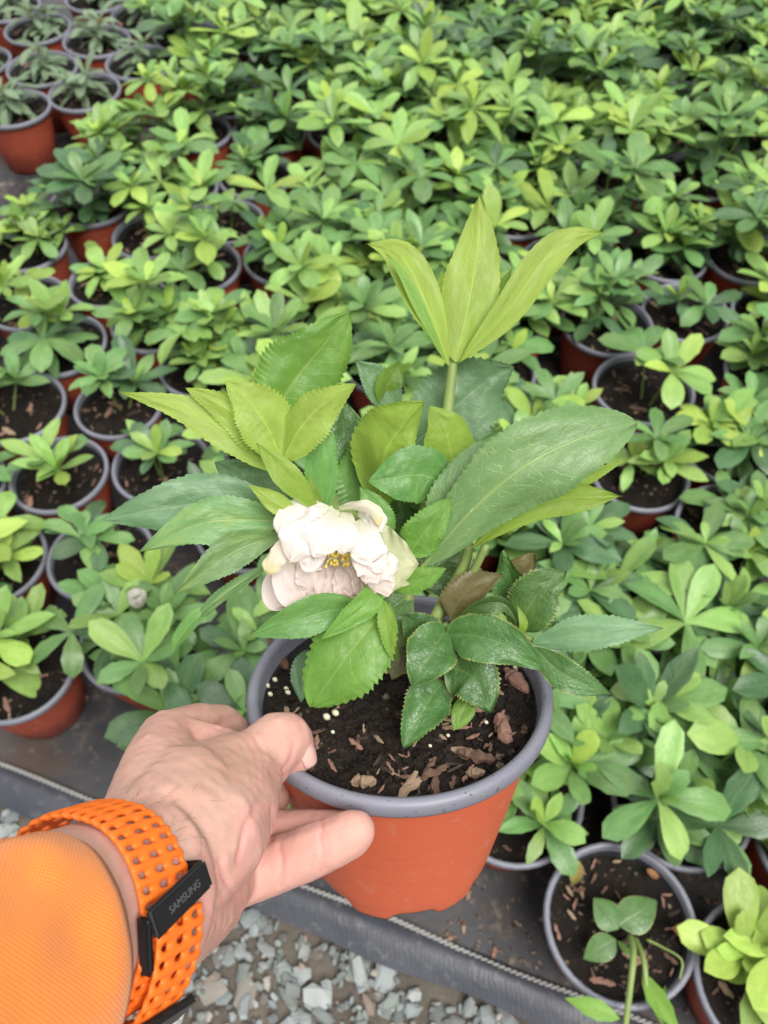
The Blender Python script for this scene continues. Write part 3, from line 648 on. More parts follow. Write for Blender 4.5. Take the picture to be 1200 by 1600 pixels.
def blade(name, mat, ctrl, wpx, parent=plant, roll=0.0, fold=.2, prof='ovate', teeth=.15, nt=22, und=.06, nu=110, nv=10, twist=0.0, asym=0.0, droop=0.0, seed=0, ruffle=0.0, cup=0.0, jag=0.0):
    """a leaf or petal grown along a midrib; ctrl = (px, py, depth) points; upper side faces the lens at roll 0"""
    pts = catmull([P(*c) for c in ctrl], nu); d0 = sum(c[2] for c in ctrl)/len(ctrl); hw = wpx/2/F_PX*d0
    pf = PROF[prof]; rr = random.Random(seed or int(ctrl[0][0]*31+ctrl[-1][1]*17)); ph = rr.uniform(0,50)
    if name == 'leaf': twist += rr.uniform(-.5,.5); und *= rr.uniform(1.0,2.4); droop += rr.uniform(0,.22); fold *= rr.uniform(.7,1.5)
    vs, uv, fs = [], [], []; m = 2*nv+1
    for i in range(nu+1):
        u = i/nu; t = (pts[min(i+1,nu)]-pts[max(i-1,0)]).normalized(); c = (CAM-pts[i]).normalized()
        n = (c - t*c.dot(t)).normalized(); n = Matrix.Rotation(roll+twist*(u-.5), 3, t) @ n; s = n.cross(t)
        w0 = hw*max(pf(u), .035 if u < .9 else 0)
        tt = (u*nt) % 1.0; tooth = teeth*(tt**1.4 - .35)*(1 if u > .18 else 0) * (1 + .5*nz((u*30, ph, 0)))
        for j in range(m):
            v = (j-nv)/nv; av = abs(v)
            wv = w0*(1 + tooth*av**4*(1 if w0 > hw*.05 else 0))*(1 + asym*(1 if v > 0 else -1))*(1+.09*nz((u*5,ph,v))+.03*nz((u*17,ph,v*2)))
            off = av*math.sin(fold)*wv + und*hw*av*av*math.sin(u*9+ph+v*1.3) + ruffle*hw*av**3*nz((u*7, ph, v*1.5)) * 2 - droop*wv*av*av*av + cup*wv*(v*v) + .07*hw*nz((u*4+ph, v*2, 3)) + .02*hw*nz((u*14+ph, v*6, 3))
            vs.append(pts[i] + s*(v*wv*math.cos(fold)) + n*off + t*(jag*hw*u**5*(nz((v*2.2, ph, 7))*1.3 + .5*nz((v*6, ph, 9))))); uv.append((u, .5+v/2))
    fs = [(i*m+j, (i+1)*m+j, (i+1)*m+j+1, i*m+j+1) for i in range(nu) for j in range(m-1)]
    return link(name, mk(name, vs, fs, mat, uvs=uv), parent, parent.type == 'EMPTY')
B = lambda mat, ctrl, w, roll=0, **kw: blade('leaf', LM[mat], ctrl, w, roll=R(roll), **kw)
def stem(pts, r0, r1, name='stem', mat=STEM):
    q = catmull([P(*p) for p in pts], 16); v, f = tube(q, [lerp(r0,r1,i/16) for i in range(17)], 10); return link(name, mk(name, v, f, mat), plant, True)
# stems, from the soil up
S0 = (648, 1050, .405)
stem([S0, (672,980,.395), (722,890,.39), (733,850,.385)], .0032, .0024)
stem([(640,1050,.405), (640,900,.40), (690,700,.395), (704,600,.39), (708,560,.388)], .0034, .0022)
stem([(632,1050,.405), (600,930,.40), (520,830,.375), (455,745,.362), (438,705,.36)], .0032, .0024)
stem([(645,1045,.405), (680,1010,.395), (700,975,.388)], .0026, .0020)
stem([(640,1045,.405), (606,900,.40), (604,800,.395), (598,740,.39)], .0028, .002)
stem([(650,1045,.405), (720,1000,.395), (800,990,.385), (832,1000,.38)], .002, .0014)
stem([(636,1045,.405), (560,960,.40), (450,850,.385), (430,830,.38)], .0026, .0018)
stem([(625,1048,.405), (612,990,.39), (604,945,.372)], .0024, .0016)
stem([(650,1048,.405), (690,960,.4), (735,900,.385), (760,850,.375)], .0024, .0018)
# ---- back row
B('blue', [(640,700,.41),(700,645,.405),(755,600,.402),(803,572,.40)], 128, 8, fold=.12, prof='ovate')
B('blue', [(625,640,.415),(592,600,.41),(555,562,.405)], 58, 10, prof='lance')
B('lime', [(600,640,.415),(606,600,.41),(626,563,.41)], 48, 25, prof='lance', fold=.4)
B('dark', [(548,780,.40),(545,700,.40),(540,628,.398)], 96, 10, prof='ovate', teeth=0.076)
B('green', [(590,800,.405),(566,740,.40),(560,680,.40)], 110, 30, prof='ovate')
B('dark', [(640,860,.41),(620,780,.408),(560,720,.40)], 110, 0, prof='ovate')
B('blue', [(610,760,.405),(590,690,.40),(574,650,.398)], 70, -20, prof='lance')
B('dark', [(700,900,.41),(660,840,.405),(640,790,.40)], 100, 0, prof='ovate')
B('dark', [(740,930,.41),(700,900,.405),(640,905,.40)], 90, 0, prof='ovate')
B('green', [(730,860,.41),(690,800,.405),(660,760,.40)], 90, 0, prof='ovate')
B('blue', [(470,800,.40),(400,760,.395),(335,722,.39)], 92, 12, prof='ovate')
# ---- top whorl
B('yellow', [(708,568,.39),(697,490,.392),(690,420,.394)], 52, 200, prof='lance', teeth=0.038)
B('lime', [(714,566,.388),(765,490,.385),(800,420,.384)], 46, -40, prof='lance', teeth=0.038, fold=.5)
B('yellow', [(712,566,.385),(733,470,.382),(745,390,.380),(750,303,.378)], 92, 184, prof='ovate', teeth=0.048, fold=.18, nt=20)
B('yellow', [(716,568,.384),(790,490,.376),(850,405,.372),(895,372,.372),(943,364,.375)], 58, 165, prof='lance', teeth=0.038, fold=.15)
B('yellow', [(702,572,.384),(675,495,.378),(640,420,.376),(612,390,.378),(572,380,.382)], 66, 200, prof='lance', teeth=0.038, fold=.3)
B('young', [(700,572,.382),(660,490,.376),(630,430,.372),(604,396,.372)], 20, 20, prof='lance', teeth=0.038, fold=.3)
# ---- upper left whorl
B('young', [(420,660,.372),(455,600,.37),(500,545,.368),(547,487,.366)], 138, 14, prof='ovate', fold=.14, nt=30, asym=-.08, teeth=0.133)
B('lime', [(425,655,.38),(415,600,.38),(446,534,.378)], 66, 160, prof='ovate', teeth=0.114)
B('yellow', [(428,738,.362),(370,688,.358),(290,640,.355),(185,612,.352)], 56, 188, prof='lance', fold=.12, teeth=0.114)
B('yellow', [(436,722,.360),(395,672,.356),(350,637,.354),(290,606,.352)], 66, 172, prof='ovate', fold=.16, teeth=0.152)
B('yellow', [(440,716,.357),(418,668,.353),(392,632,.35),(352,595,.348)], 100, 196, prof='ovate', fold=.2, asym=.1, teeth=0.152)
B('yellow', [(440,718,.355),(470,668,.350),(505,632,.347),(557,600,.345)], 84, 160, prof='ovate', fold=.32, teeth=0.133)
B('young', [(470,660,.353),(510,622,.351),(556,598,.349)], 40, -10, prof='lance', fold=.3, teeth=0.133)
stem([(440,716,.356),(446,735,.358),(462,768,.365)], .0022, .0024)
# ---- middle
B('green', [(505,800,.372),(503,720,.365),(511,642,.362)], 56, 10, prof='lance', fold=.35, teeth=0.095)
B('lime', [(592,795,.385),(600,715,.372),(625,670,.366),(662,628,.362)], 118, 172, prof='ovate', fold=.3, asym=-.25, teeth=0.085, twist=.4)
B('lime', [(706,742,.38),(704,705,.374),(694,668,.37),(671,634,.368)], 86, 190, prof='ovate', fold=.2, teeth=0.057, twist=.3)
B('green', [(708,758,.372),(660,742,.366),(615,746,.362),(575,752,.362)], 92, 0, prof='ovate', fold=.14, teeth=0.057)
B('green', [(604,840,.37),(588,800,.366),(562,760,.364)], 50, 0, prof='ovate', fold=.15)
# ---- right: big netted leaf with its side lobe
B('retic', [(672,872,.365),(725,760,.36),(785,668,.362)], 88, -6, prof='lance', fold=.1, teeth=0.095)
B('lime', [(820,775,.375),(900,752,.372),(978,718,.37)], 34, 150, prof='lance', fold=.2)
B('retic', [(662,882,.362),(740,795,.352),(820,728,.346),(910,684,.345),(996,660,.35)], 132, 4, prof='broad', fold=.1, teeth=0.085, nt=34)
B('lime', [(735,858,.37),(800,805,.362),(870,780,.358),(930,778,.355),(972,775,.356)], 56, 176, prof='lance', fold=.25, teeth=0.057, twist=.7)
B('young', [(640,866,.358),(664,830,.354),(706,776,.352)], 66, 4, prof='ovate', teeth=0.152, nt=18)
B('young', [(610,912,.366),(655,905,.362),(698,888,.36)], 42, 0, prof='ovate', teeth=0.152, nt=16)
stem([(658,890,.364),(690,845,.359),(740,793,.353)], .0016, .001)
# ---- left fan
B('blue', [(440,805,.378),(340,785,.37),(250,795,.366),(158,812,.365)], 96, 6, prof='ovate', teeth=0.076)
B('pale_vein', [(446,815,.365),(370,812,.358),(300,822,.355),(218,862,.355)], 82, 4, prof='lance', teeth=0.076)
B('pale_vein', [(442,835,.362),(380,855,.355),(330,885,.352),(270,932,.352)], 58, -8, prof='lance', teeth=0.076)
B('pale_vein', [(420,882,.366),(370,915,.36),(325,950,.358),(295,985,.36)], 30, 40, prof='lance', fold=.5)
B('green', [(345,940,.36),(305,970,.358),(280,1000,.36),(270,1022,.362)], 34, 40, prof='lance', fold=.4)
# ---- bracts on the flower stalk
B('lime', [(500,800,.352),(458,755,.345),(430,725,.343),(400,692,.343)], 44, 8, prof='lance', fold=.2, teeth=0.057)
B('yellow', [(478,815,.352),(430,785,.346),(388,757,.345)], 34, 175, prof='lance', fold=.2, teeth=0.095)
B('lime', [(505,790,.358),(490,765,.356),(482,735,.356)], 14, 0, prof='lance')
# ---- below the flower
B('green', [(575,948,.36),(510,955,.352),(450,975,.348),(388,994,.35)], 64, -4, prof='lance', teeth=0.057)
B('young', [(606,940,.362),(575,985,.354),(530,1042,.352),(486,1104,.356)], 124, 4, prof='broad', fold=.14, teeth=0.12, nt=20)
B('young', [(598,915,.352),(565,950,.346),(500,1000,.345)], 44, -14, prof='lance', fold=.25, teeth=0.095)
B('lime', [(597,935,.352),(606,985,.349),(612,1030,.35)], 30, 10, prof='lance', teeth=0.171, nt=14)
B('lime', [(540,1000,.358),(505,1012,.356),(485,1015,.355)], 16, 0, prof='lance')
# ---- dark lower leaves
B('blue', [(500,1020,.40),(475,1050,.395),(470,1098,.39)], 46, 0, prof='ovate')
B('dark', [(640,930,.40),(600,960,.395),(560,1000,.39)], 80, 0)
B('dark', [(665,1000,.395),(655,985,.39),(628,960,.385)], 70, 0)
B('dark', [(700,1040,.39),(740,1060,.383),(768,1114,.378)], 96, 0, prof='ovate', und=.12)
B('dark', [(690,1065,.392),(665,1105,.384),(630,1168,.378)], 78, 0, prof='ovate', und=.12)
B('young', [(735,1085,.388),(722,1115,.384),(708,1142,.382)], 36, 10, prof='ovate', teeth=0.152)
B('dark', [(698,984,.385),(680,1010,.376),(662,1040,.372),(643,1074,.372)], 84, 0, prof='ovate', und=.1, teeth=0.057)
B('dark', [(700,990,.384),(750,995,.374),(800,1012,.37),(852,1045,.372)], 80, 0, prof='ovate', und=.1, teeth=0.057)
B('bronze', [(702,968,.386),(728,925,.38),(785,897,.378)], 62, 186, prof='ovate', und=.12)
B('dark', [(704,975,.384),(750,945,.374),(790,945,.372),(815,985,.375)], 34, 30, prof='lance', fold=.4)
B('dark', [(795,968,.39),(800,910,.385),(784,862,.38)], 60, -20, prof='ovate', und=.14)
B('bronze', [(800,950,.392),(810,900,.388),(835,866,.385)], 66, 186, prof='ovate', und=.12)
B('dark', [(806,985,.384),(830,945,.376),(850,915,.373),(884,892,.374)], 84, 0, prof='ovate', und=.14)
B('lime', [(812,1000,.376),(818,975,.372),(808,945,.372)], 16, 30, prof='lance')
B('blue', [(830,1006,.375),(900,992,.366),(960,985,.362),(1036,982,.362)], 60, -10, prof='lance', teeth=0.133, und=.1)
B('dark', [(832,1010,.376),(870,1045,.368),(910,1068,.366),(958,1086,.368)], 54, 10, prof='lance', teeth=0.133, und=.1)
B('bronze', [(640,1010,.40),(622,1040,.398),(612,1062,.396)], 34, 0, prof='ovate')

# ------------------------------------------------------------------ the flower
stem([(606,930,.36),(590,880,.362),(560,810,.362),(525,800,.356)], .0016, .0018, 'flower_stalk')
cv = []; FC = P(522, 845, .352)
v, f = tube([P(526,800,.356), P(524,820,.354), FC], [.004,.0065,.003], 12); flower = link('flower', mk('flower', v, f, PM['green']), plant, True)
def petal(kind, ctrl, w_, roll=0, **kw):
    d = dict(prof='petal', teeth=.0, fold=.0, und=.09, ruffle=.20, nu=40, nv=12, cup=.14, jag=.42); d.update(kw)
    return blade('petal', PM[kind], ctrl, w_, flower, roll=R(roll), **d)
# back, lower: inside faces, hanging away from the lens
petal('pink', [(520,858,.362),(470,880,.366),(440,920,.364),(452,952,.360)], 62, 0)
petal('pink', [(520,858,.362),(490,885,.367),(470,920,.366),(468,946,.363)], 66, 0)
petal('pink', [(522,858,.362),(505,890,.368),(497,922,.367),(490,944,.364)], 66, 0)
petal('pink', [(524,858,.362),(524,890,.368),(522,920,.367),(520,942,.364)], 66, 0)
petal('pink', [(528,858,.362),(545,890,.367),(555,915,.365),(558,938,.362)], 58, 0)
petal('pink', [(530,858,.360),(565,880,.363),(585,905,.360),(575,932,.356)], 64, 0)
petal('pink', [(455,862,.352),(445,892,.352),(452,925,.353),(478,948,.355)], 42, 10)
petal('pink', [(470,868,.350),(478,895,.350),(475,920,.352)], 34, -10)
for q, (x0, x1, y1, w0, dd) in enumerate(((485,455,938,36,.0),(497,480,950,40,.001),(512,508,946,38,.0015),(535,538,944,36,.001),(548,548,930,30,.0),(566,566,926,34,-.002),(470,440,905,34,-.004),(478,462,930,30,-.004))):
    petal('pink', [(x0*.5+522*.5,866,.361+dd),(x0,890,.3645+dd),(lerp(x0,x1,.6),918,.363+dd),(x1,y1,.359+dd)], w0, (q%3-1)*14, ruffle=.4)
# right outer, large greenish
petal('green', [(560,872,.36),(590,876,.354),(622,878,.350),(652,880,.350)], 112, 0, ruffle=.2, cup=.12, prof='ovate', jag=.2)
petal('green', [(570,890,.358),(600,905,.355),(636,912,.354)], 50, 0, ruffle=.3, prof='ovate')
petal('white', [(575,872,.352),(598,884,.347),(612,905,.346)], 48, 0, ruffle=.35)
petal('pink', [(580,885,.351),(595,905,.348),(585,925,.349)], 46, 0, ruffle=.3)
petal('white', [(578,862,.348),(592,862,.343),(601,876,.342)], 26, 0, ruffle=.5)
# top: outer faces arching over and hanging down towards the lens
petal('white', [(525,806,.356),(488,800,.350),(458,812,.345),(444,842,.343)], 58, 10, cup=-.3)
petal('cream', [(500,815,.352),(455,845,.345),(432,870,.342),(416,894,.342)], 34, 20, cup=-.25)
petal('white', [(526,800,.352),(486,824,.340),(466,848,.336),(455,872,.337)], 68, 8, cup=-.3)
petal('white', [(480,846,.343),(486,868,.339),(500,888,.340)], 46, 0, cup=-.2, ruffle=.3)
petal('white', [(528,797,.350),(512,820,.338),(502,842,.334),(494,866,.335)], 62, 4, cup=-.3)
petal('white', [(512,792,.350),(496,800,.344),(492,812,.342)], 40, 20, cup=-.4, ruffle=.3)
petal('white', [(540,800,.350),(542,825,.339),(540,845,.336),(536,862,.337)], 50, -4, cup=-.3)
petal('white', [(560,812,.350),(572,840,.340),(578,862,.337),(580,880,.338)], 58, -8, cup=-.3)
petal('pink', [(556,845,.348),(566,872,.342),(578,896,.341),(574,908,.342)], 40, -14, cup=-.2, ruffle=.35)
petal('white', [(572,840,.347),(586,868,.341),(596,890,.340)], 36, -14, cup=-.25, ruffle=.4)
petal('cream', [(530,796,.350),(560,793,.342),(580,800,.340),(592,822,.341)], 26, 30, cup=-.5)
petal('white', [(560,800,.35),(582,808,.344),(598,830,.343)], 34, 10, cup=-.4)
# stamens
YEL = mat_plain('stamen_yellow', (.72,.55,.12), .6, .2); YG = mat_plain('stamen_filament', (.66,.66,.30), .6, .1)
rng = random.Random(4); fc = P(521, 858, .358)
for q in range(34):
    a = rng.uniform(0,6.28); d = (CX*math.cos(a)*rng.uniform(.3,1) + CU*(math.sin(a)*.35-.45) - CF*rng.uniform(.3,1.0)).normalized(); L = rng.uniform(.005,.0085)
    c0 = fc + CX*rng.uniform(-.004,.004)
    v, f = tube([c0, c0+d*L*.6, c0+d*L+CU*-.001], [.0003,.00028,.00025], 5); s_ = link('stamen', mk('stamen', v, f, YG), flower)
    v, f = rock(.00095, 1.3, rng); link('anther', mk('anther', [p+c0+d*L+CU*-.001 for p in v], f, YEL), s_)
# ------------------------------------------------------------------ the hand
def mat_skin():
    M = N('skin'); o = M.obj(); n1 = M.noise(o, 28, 3, .55); n2 = M.noise(o, 130, 4, .6); n3 = M.noise(o, 650, 3, .6); vo = M.vor(o, 900, 'DISTANCE_TO_EDGE')
    at = M.n('Attribute', attribute_name='flush')
    c = M.mix(M.mr(n1, .3, .7), (.52,.30,.235), (.58,.355,.29)); c = M.mix(M.math('MULTIPLY', M.mr(n2, .5, .7), .3), c, (.56,.25,.21))
    vm = M.vor(o, 38); c = M.mix(M.math('MULTIPLY', M.mr(M.noise(o, 70, 5, .7), .52, .68), .35), c, (.48,.22,.19)); c = M.mix(M.math('MULTIPLY', M.mr(vm.outputs['Distance'], .02, .05, 1, 0), .5), c, (.25,.12,.09))
    c = M.mix(M.math('MULTIPLY', at.outputs['Fac'], .85), c, (.62,.30,.265))
    M.set(Base_Color=c, Roughness=M.mr(n2, .3, .7, .48, .62)); M.b.inputs['Specular IOR Level'].default_value = .35
    M.b.inputs['Subsurface Weight'].default_value = .22; M.b.inputs['Subsurface Radius'].default_value = (.006,.0022,.0012); M.b.inputs['Subsurface Scale'].default_value = .6
    h = M.math('ADD', M.math('MULTIPLY', n3, .5), M.math('ADD', M.math('MULTIPLY', M.mr(vo.outputs['Distance'], 0, .12), .35), M.math('MULTIPLY', n2, 1.2)))
    M.bump(h, .28, .0007); return M.m
SKIN = mat_skin()
AXF = WD((.447,-.10,.889)); F1 = (CU - AXF*CU.dot(AXF)).normalized(); F2 = AXF.cross(F1)
WC = P(158, 1425, .255)                                                # centre of the wrist under the strap
RW1, RW2 = .0285, .0245
def WR(t, ang, off, r1=RW1, r2=RW2): return WC + AXF*t + F1*((r1+off)*math.cos(ang)) + F2*((r2+off)*math.sin(ang))
import bmesh
def ico(sub):
    b = bmesh.new(); bmesh.ops.create_icosphere(b, subdivisions=sub, radius=1.0); b.verts.ensure_lookup_table()
    r = [v.co.copy() for v in b.verts], [tuple(v.index for v in f.verts) for f in b.faces]; b.free(); return r
ICO2, ICO3 = ico(2), ico(3); HV, HF = [], []
def ball(mat, I=ICO2):
    o = len(HV); HV.extend([mat @ p for p in I[0]]); HF.extend([(a+o,b+o,c+o) for a,b,c in I[1]])
def chain(pts, step=.35):
    """pts: (px, py, depth, radius in mm)"""
    for a, b in zip(pts, pts[1:]):
        A, B_ = P(*a[:3]), P(*b[:3]); n = max(2, int((A-B_).length/(min(a[3],b[3])*.001*step))+1)
        for i in range(n+1): ball(Matrix.Translation(lerp(A,B_,i/n)) @ Matrix.Scale(lerp(a[3],b[3],i/n)*.001, 4))
fr = Matrix((F1, F2, AXF)).transposed().to_4x4()
for i in range(46):                                                    # forearm and wrist
    t = lerp(-.16, .022, i/45); k = 1 + .10*max(0,-t-.02)/.1 + .03*max(0,t)/.02
    ball(Matrix.Translation(WC + AXF*t) @ fr @ Matrix.Diagonal((RW1*k, RW2*k, .012, 1)), ICO3)
HAND = {
 'base':   [(205,1385,.272,25),(258,1310,.292,24),(290,1255,.312,22)],
 'index':  [(232,1300,.295,20),(250,1210,.325,17),(262,1158,.352,13.5)],
 'web':    [(262,1165,.350,13),(300,1172,.350,13),(345,1180,.350,12)],
 'mass':   [(290,1255,.312,21),(330,1225,.330,18),(365,1205,.342,16)],
 'thenar': [(275,1350,.285,22),(322,1310,.300,22),(360,1262,.322,19.5),(385,1215,.342,15.5)],
 'heel':   [(240,1430,.276,20),(290,1408,.300,19),(318,1390,.318,18),(345,1370,.338,15)],
 'heel2':  [(262,1450,.290,17),(300,1432,.312,15),(330,1410,.33,14)],
 'thumb':  [(372,1205,.342,14.5),(408,1180,.352,13.2),(432,1160,.360,13.2),(446,1156,.364,12.2),(456,1170,.367,10.5),(462,1180,.368,8.6)],
 'pad':    [(420,1190,.358,11),(424,1204,.360,8)],
 'indexf': [(262,1158,.352,13.2),(308,1138,.374,11.5),(345,1135,.390,10.5),(385,1165,.405,9.5),(412,1215,.402,9),(428,1248,.395,8.2)],
 'palm':   [(330,1330,.330,17),(362,1300,.352,13),(352,1350,.350,15),(362,1372,.352,12)],
 'middle': [(372,1306,.360,11.5),(430,1302,.366,10.8),(490,1300,.362,9.8),(538,1296,.356,9.0),(556,1294,.354,7.8)],
 'ring':   [(362,1372,.346,13.5),(410,1358,.348,12.4),(462,1340,.346,11.6),(515,1318,.342,10.8),(546,1304,.340,9.8),(556,1299,.339,8.6)],
}
for c in HAND.values(): chain(c)
me = mk('hand_raw', HV, HF)
tmp = bpy.data.objects.new('hand_raw', me); col.objects.link(tmp)
md = tmp.modifiers.new('r','REMESH'); md.mode = 'VOXEL'; md.voxel_size = .0011
sm = tmp.modifiers.new('s','SMOOTH'); sm.factor = .5; sm.iterations = 14
dg = bpy.context.evaluated_depsgraph_get(); hm = bpy.data.meshes.new_from_object(tmp.evaluated_get(dg)); bpy.data.objects.remove(tmp)
hm.name = 'hand'; hm.materials.clear(); hm.materials.append(SKIN)
# creases, wrinkles and veins pressed into the surface: (photo pixels of the line, depth in mm, width in px)
def topx(p):
    q = p-CAM; d = q.dot(CF); return 600+F_PX*q.dot(CX)/d, 800-F_PX*q.dot(CU)/d, d
CREASE = [([(333,1142),(352,1128),(372,1118)],1.1,7), ([(330,1143),(300,1128),(270,1135)],.5,9), ([(398,1150),(412,1175),(414,1215)],.35,4), ([(388,1160),(402,1185),(404,1225)],.35,4), ([(378,1165),(392,1190),(396,1228)],.25,4),
          ([(372,1345),(384,1290),(400,1262)],.9,5), ([(366,1400),(352,1372),(345,1345)],1.0,5), ([(425,1262),(427,1290),(424,1310)],.8,3.2), ([(436,1320),(441,1345),(438,1385)],.8,3.2), ([(500,1272),(503,1300)],.6,3.2), ([(498,1302),(504,1335),(501,1362)],.65,3.2), ([(432,1322),(436,1345),(433,1385)],.4,2.5), ([(508,1300),(512,1330),(509,1358)],.3,2.5),
          ([(318,1335),(340,1370),(352,1410)],.4,6), ([(440,1205),(452,1192),(462,1165)],.5,4), ([(425,1205),(440,1206)],.8,5), ([(210,1165),(250,1150),(290,1155)],.3,10), ([(226,1200),(260,1175),(310,1185)],-.35,12), ([(240,1240),(290,1215),(345,1212)],-.3,12),
          ([(300,1290),(330,1260),(350,1225)],-.3,10), ([(310,1400),(330,1430),(345,1450)],.35,5)]
def segd(x, y, pts):
    b = 1e9
    for (x1,y1),(x2,y2) in zip(pts,pts[1:]):
        dx, dy = x2-x1, y2-y1; t = max(0,min(1,((x-x1)*dx+(y-y1)*dy)/(dx*dx+dy*dy))); b = min(b, math.hypot(x-x1-t*dx, y-y1-t*dy))
    return b
fl = []; NCO = []
VC = [v.co.copy() for v in hm.vertices]; VN = [v.normal.copy() for v in hm.vertices]
for vc, n in zip(VC, VN):
    facing = n.dot((CAM-vc).normalized()); x, y, d = topx(vc); off = 0; flush = 0
    if facing > .02:
        for pts, dep, wd in CREASE:
            if min(p[0] for p in pts)-30 < x < max(p[0] for p in pts)+30 and min(p[1] for p in pts)-30 < y < max(p[1] for p in pts)+30:
                q = segd(x, y, pts)/wd
                if q < 3: off -= dep*.001*math.exp(-q*q)*min(1,facing*3); flush += .35*math.exp(-q*q/3) if dep > .3 else 0
    off += .00022*nz(vc*260) + .0004*nz(vc*75)
    if x > 370 and y > 1255: flush += .5
    if x > 400 and y < 1260: flush += .35*min(1,(x-400)/60)
    if x < 300 and y < 1180: flush += .25
    if 300 < x < 380 and 1330 < y < 1480: flush += .3
    NCO.extend(vc + n*off); fl.append(min(1,flush))
hm.vertices.foreach_set('co', NCO)
at = hm.attributes.new('flush','FLOAT','POINT'); at.data.foreach_set('value', fl)
hm.polygons.foreach_set('use_smooth', [True]*len(hm.polygons)); hm.update()
person = empty('person', WC - AXF*.16); tag(person, 'outstretched left hand in a bright orange sleeve gripping the terracotta pot rim', 'person')
hand = link('hand', hm, person, True)
# thumb nail, on the far side of the bent tip
NAIL = mat_plain('nail', (.66,.42,.36), .35, .06)
vs, fs = [], []; nc = P(466,1176,.3655); na = (P(474,1196,.368)-P(458,1158,.362)).normalized(); nn = (CX*.75+CU*.25-CF*.35); nn = (nn-na*nn.dot(na)).normalized(); ns_ = na.cross(nn)
for i in range(9):
    for j in range(9):
        a, b = i/8*2-1, j/8*2-1; w_ = .0056*(1-.25*max(0,a)**2); vs.append(nc + na*(a*.0062*(1-.12*b*b)) + ns_*(b*w_) + nn*(.0068 - .0028*b*b - .0006*a*a))
fs = [(i*9+j,(i+1)*9+j,(i+1)*9+j+1,i*9+j+1) for i in range(8) for j in range(8)]
nl = link('nail', mk('nail', vs, fs, NAIL), hand); s_ = nl.modifiers.new('t','SOLIDIFY'); s_.thickness = .0008
# fine dark hairs on the wrist
HAIR = mat_plain('hair_dark', (.10,.07,.055), .6, .2); rng = random.Random(31); vs, fs = [], []
hm.update(); cand = [v for v in hm.vertices if v.normal.dot((CAM-v.co).normalized()) > .25]
cand = [v for v in cand if (lambda x,y,d: 190 < x < 330 and 1235 < y < 1350)(*topx(v.co))]
for q in range(38):
    v = rng.choice(cand); d = (AXF*.5 + F1*rng.uniform(-.7,.9) + F2*rng.uniform(-.4,.2)); d = (d - v.normal*d.dot(v.normal)).normalized(); L = rng.uniform(.003,.0075); cv = v.normal.cross(d)*rng.uniform(-.4,.4)
    pts = [v.co + v.normal*(.0007*math.sin(t*2.4)+.00012) + (d+cv*t)*L*t for t in (0,.25,.5,.75,1)]
    a, f = tube(pts, [.000045,.00004,.00004,.00003,.00002], 3); o = len(vs); vs += a; fs += [tuple(o+i for i in t) for t in f]
tag(link('arm_hair', mk('arm_hair', vs, fs, HAIR), hand), kind='stuff')

# ------------------------------------------------------------------ sleeve
def mat_sleeve():
    M = N('sleeve_orange_knit'); uv = M.uv(); sep = M.n('SeparateXYZ'); M.put(sep.inputs[0], uv)
    s1 = M.math('SINE', M.math('MULTIPLY', sep.outputs[0], 6.2832)); s2 = M.math('SINE', M.math('MULTIPLY', sep.outputs[1], 6.2832))
    dots = M.math('MULTIPLY', s1, s2); pit = M.mr(dots, .35, .9)
    n1 = M.noise(M.obj(), 30, 3)
    c = M.mix(n1, (.86,.235,.035), (.92,.29,.055)); c = M.mix(M.math('MULTIPLY', pit, .95), c, (.42,.07,.006))
    M.set(Base_Color=c, Roughness=.85); M.b.inputs['Specular IOR Level'].default_value = .15
    M.b.inputs['Sheen Weight'].default_value = .25; M.b.inputs['Sheen Roughness'].default_value = .5
    M.bump(dots, .35, .0004); M.b.inputs['Subsurface Weight'].default_value = .05; return M.m
SLV = mat_sleeve()
SC0 = P(84, 1492, .228)
SA = WD((.42,-.06,.90)); S1 = (CU - SA*CU.dot(SA)).normalized(); S2 = SA.cross(S1)
vs, uv, fs = [], [], []; NA, NT = 120, 60
for i in range(NT+1):
    t = i/NT; L = -.22*t
    for k in range(NA+1):
        a = 2*math.pi*k/NA; g = 1 + .12*t*2 - .10*math.exp(-t*45)
        wr = (.0034*nz((math.cos(a)*1.6, math.sin(a)*1.6, t*7+2)) + .0016*nz((math.cos(a)*3+t*9, math.sin(a)*3, t*16)))*min(1,t*10+.15)
        r1, r2 = .0345*g + wr, .0325*g + wr
        vs.append(SC0 + SA*(L + .004*math.cos(a+.5)) + S1*(r1*math.cos(a)) + S2*(r2*math.sin(a))); uv.append((a*.036/.0014, L/.0014))
fs = [(i*(NA+1)+k,(i+1)*(NA+1)+k,(i+1)*(NA+1)+k+1,i*(NA+1)+k+1) for i in range(NT) for k in range(NA)]
sl = link('sleeve', mk('sleeve', vs, fs, SLV, uvs=uv), person, True); s_ = sl.modifiers.new('t','SOLIDIFY'); s_.thickness = .0012; s_.offset = -1

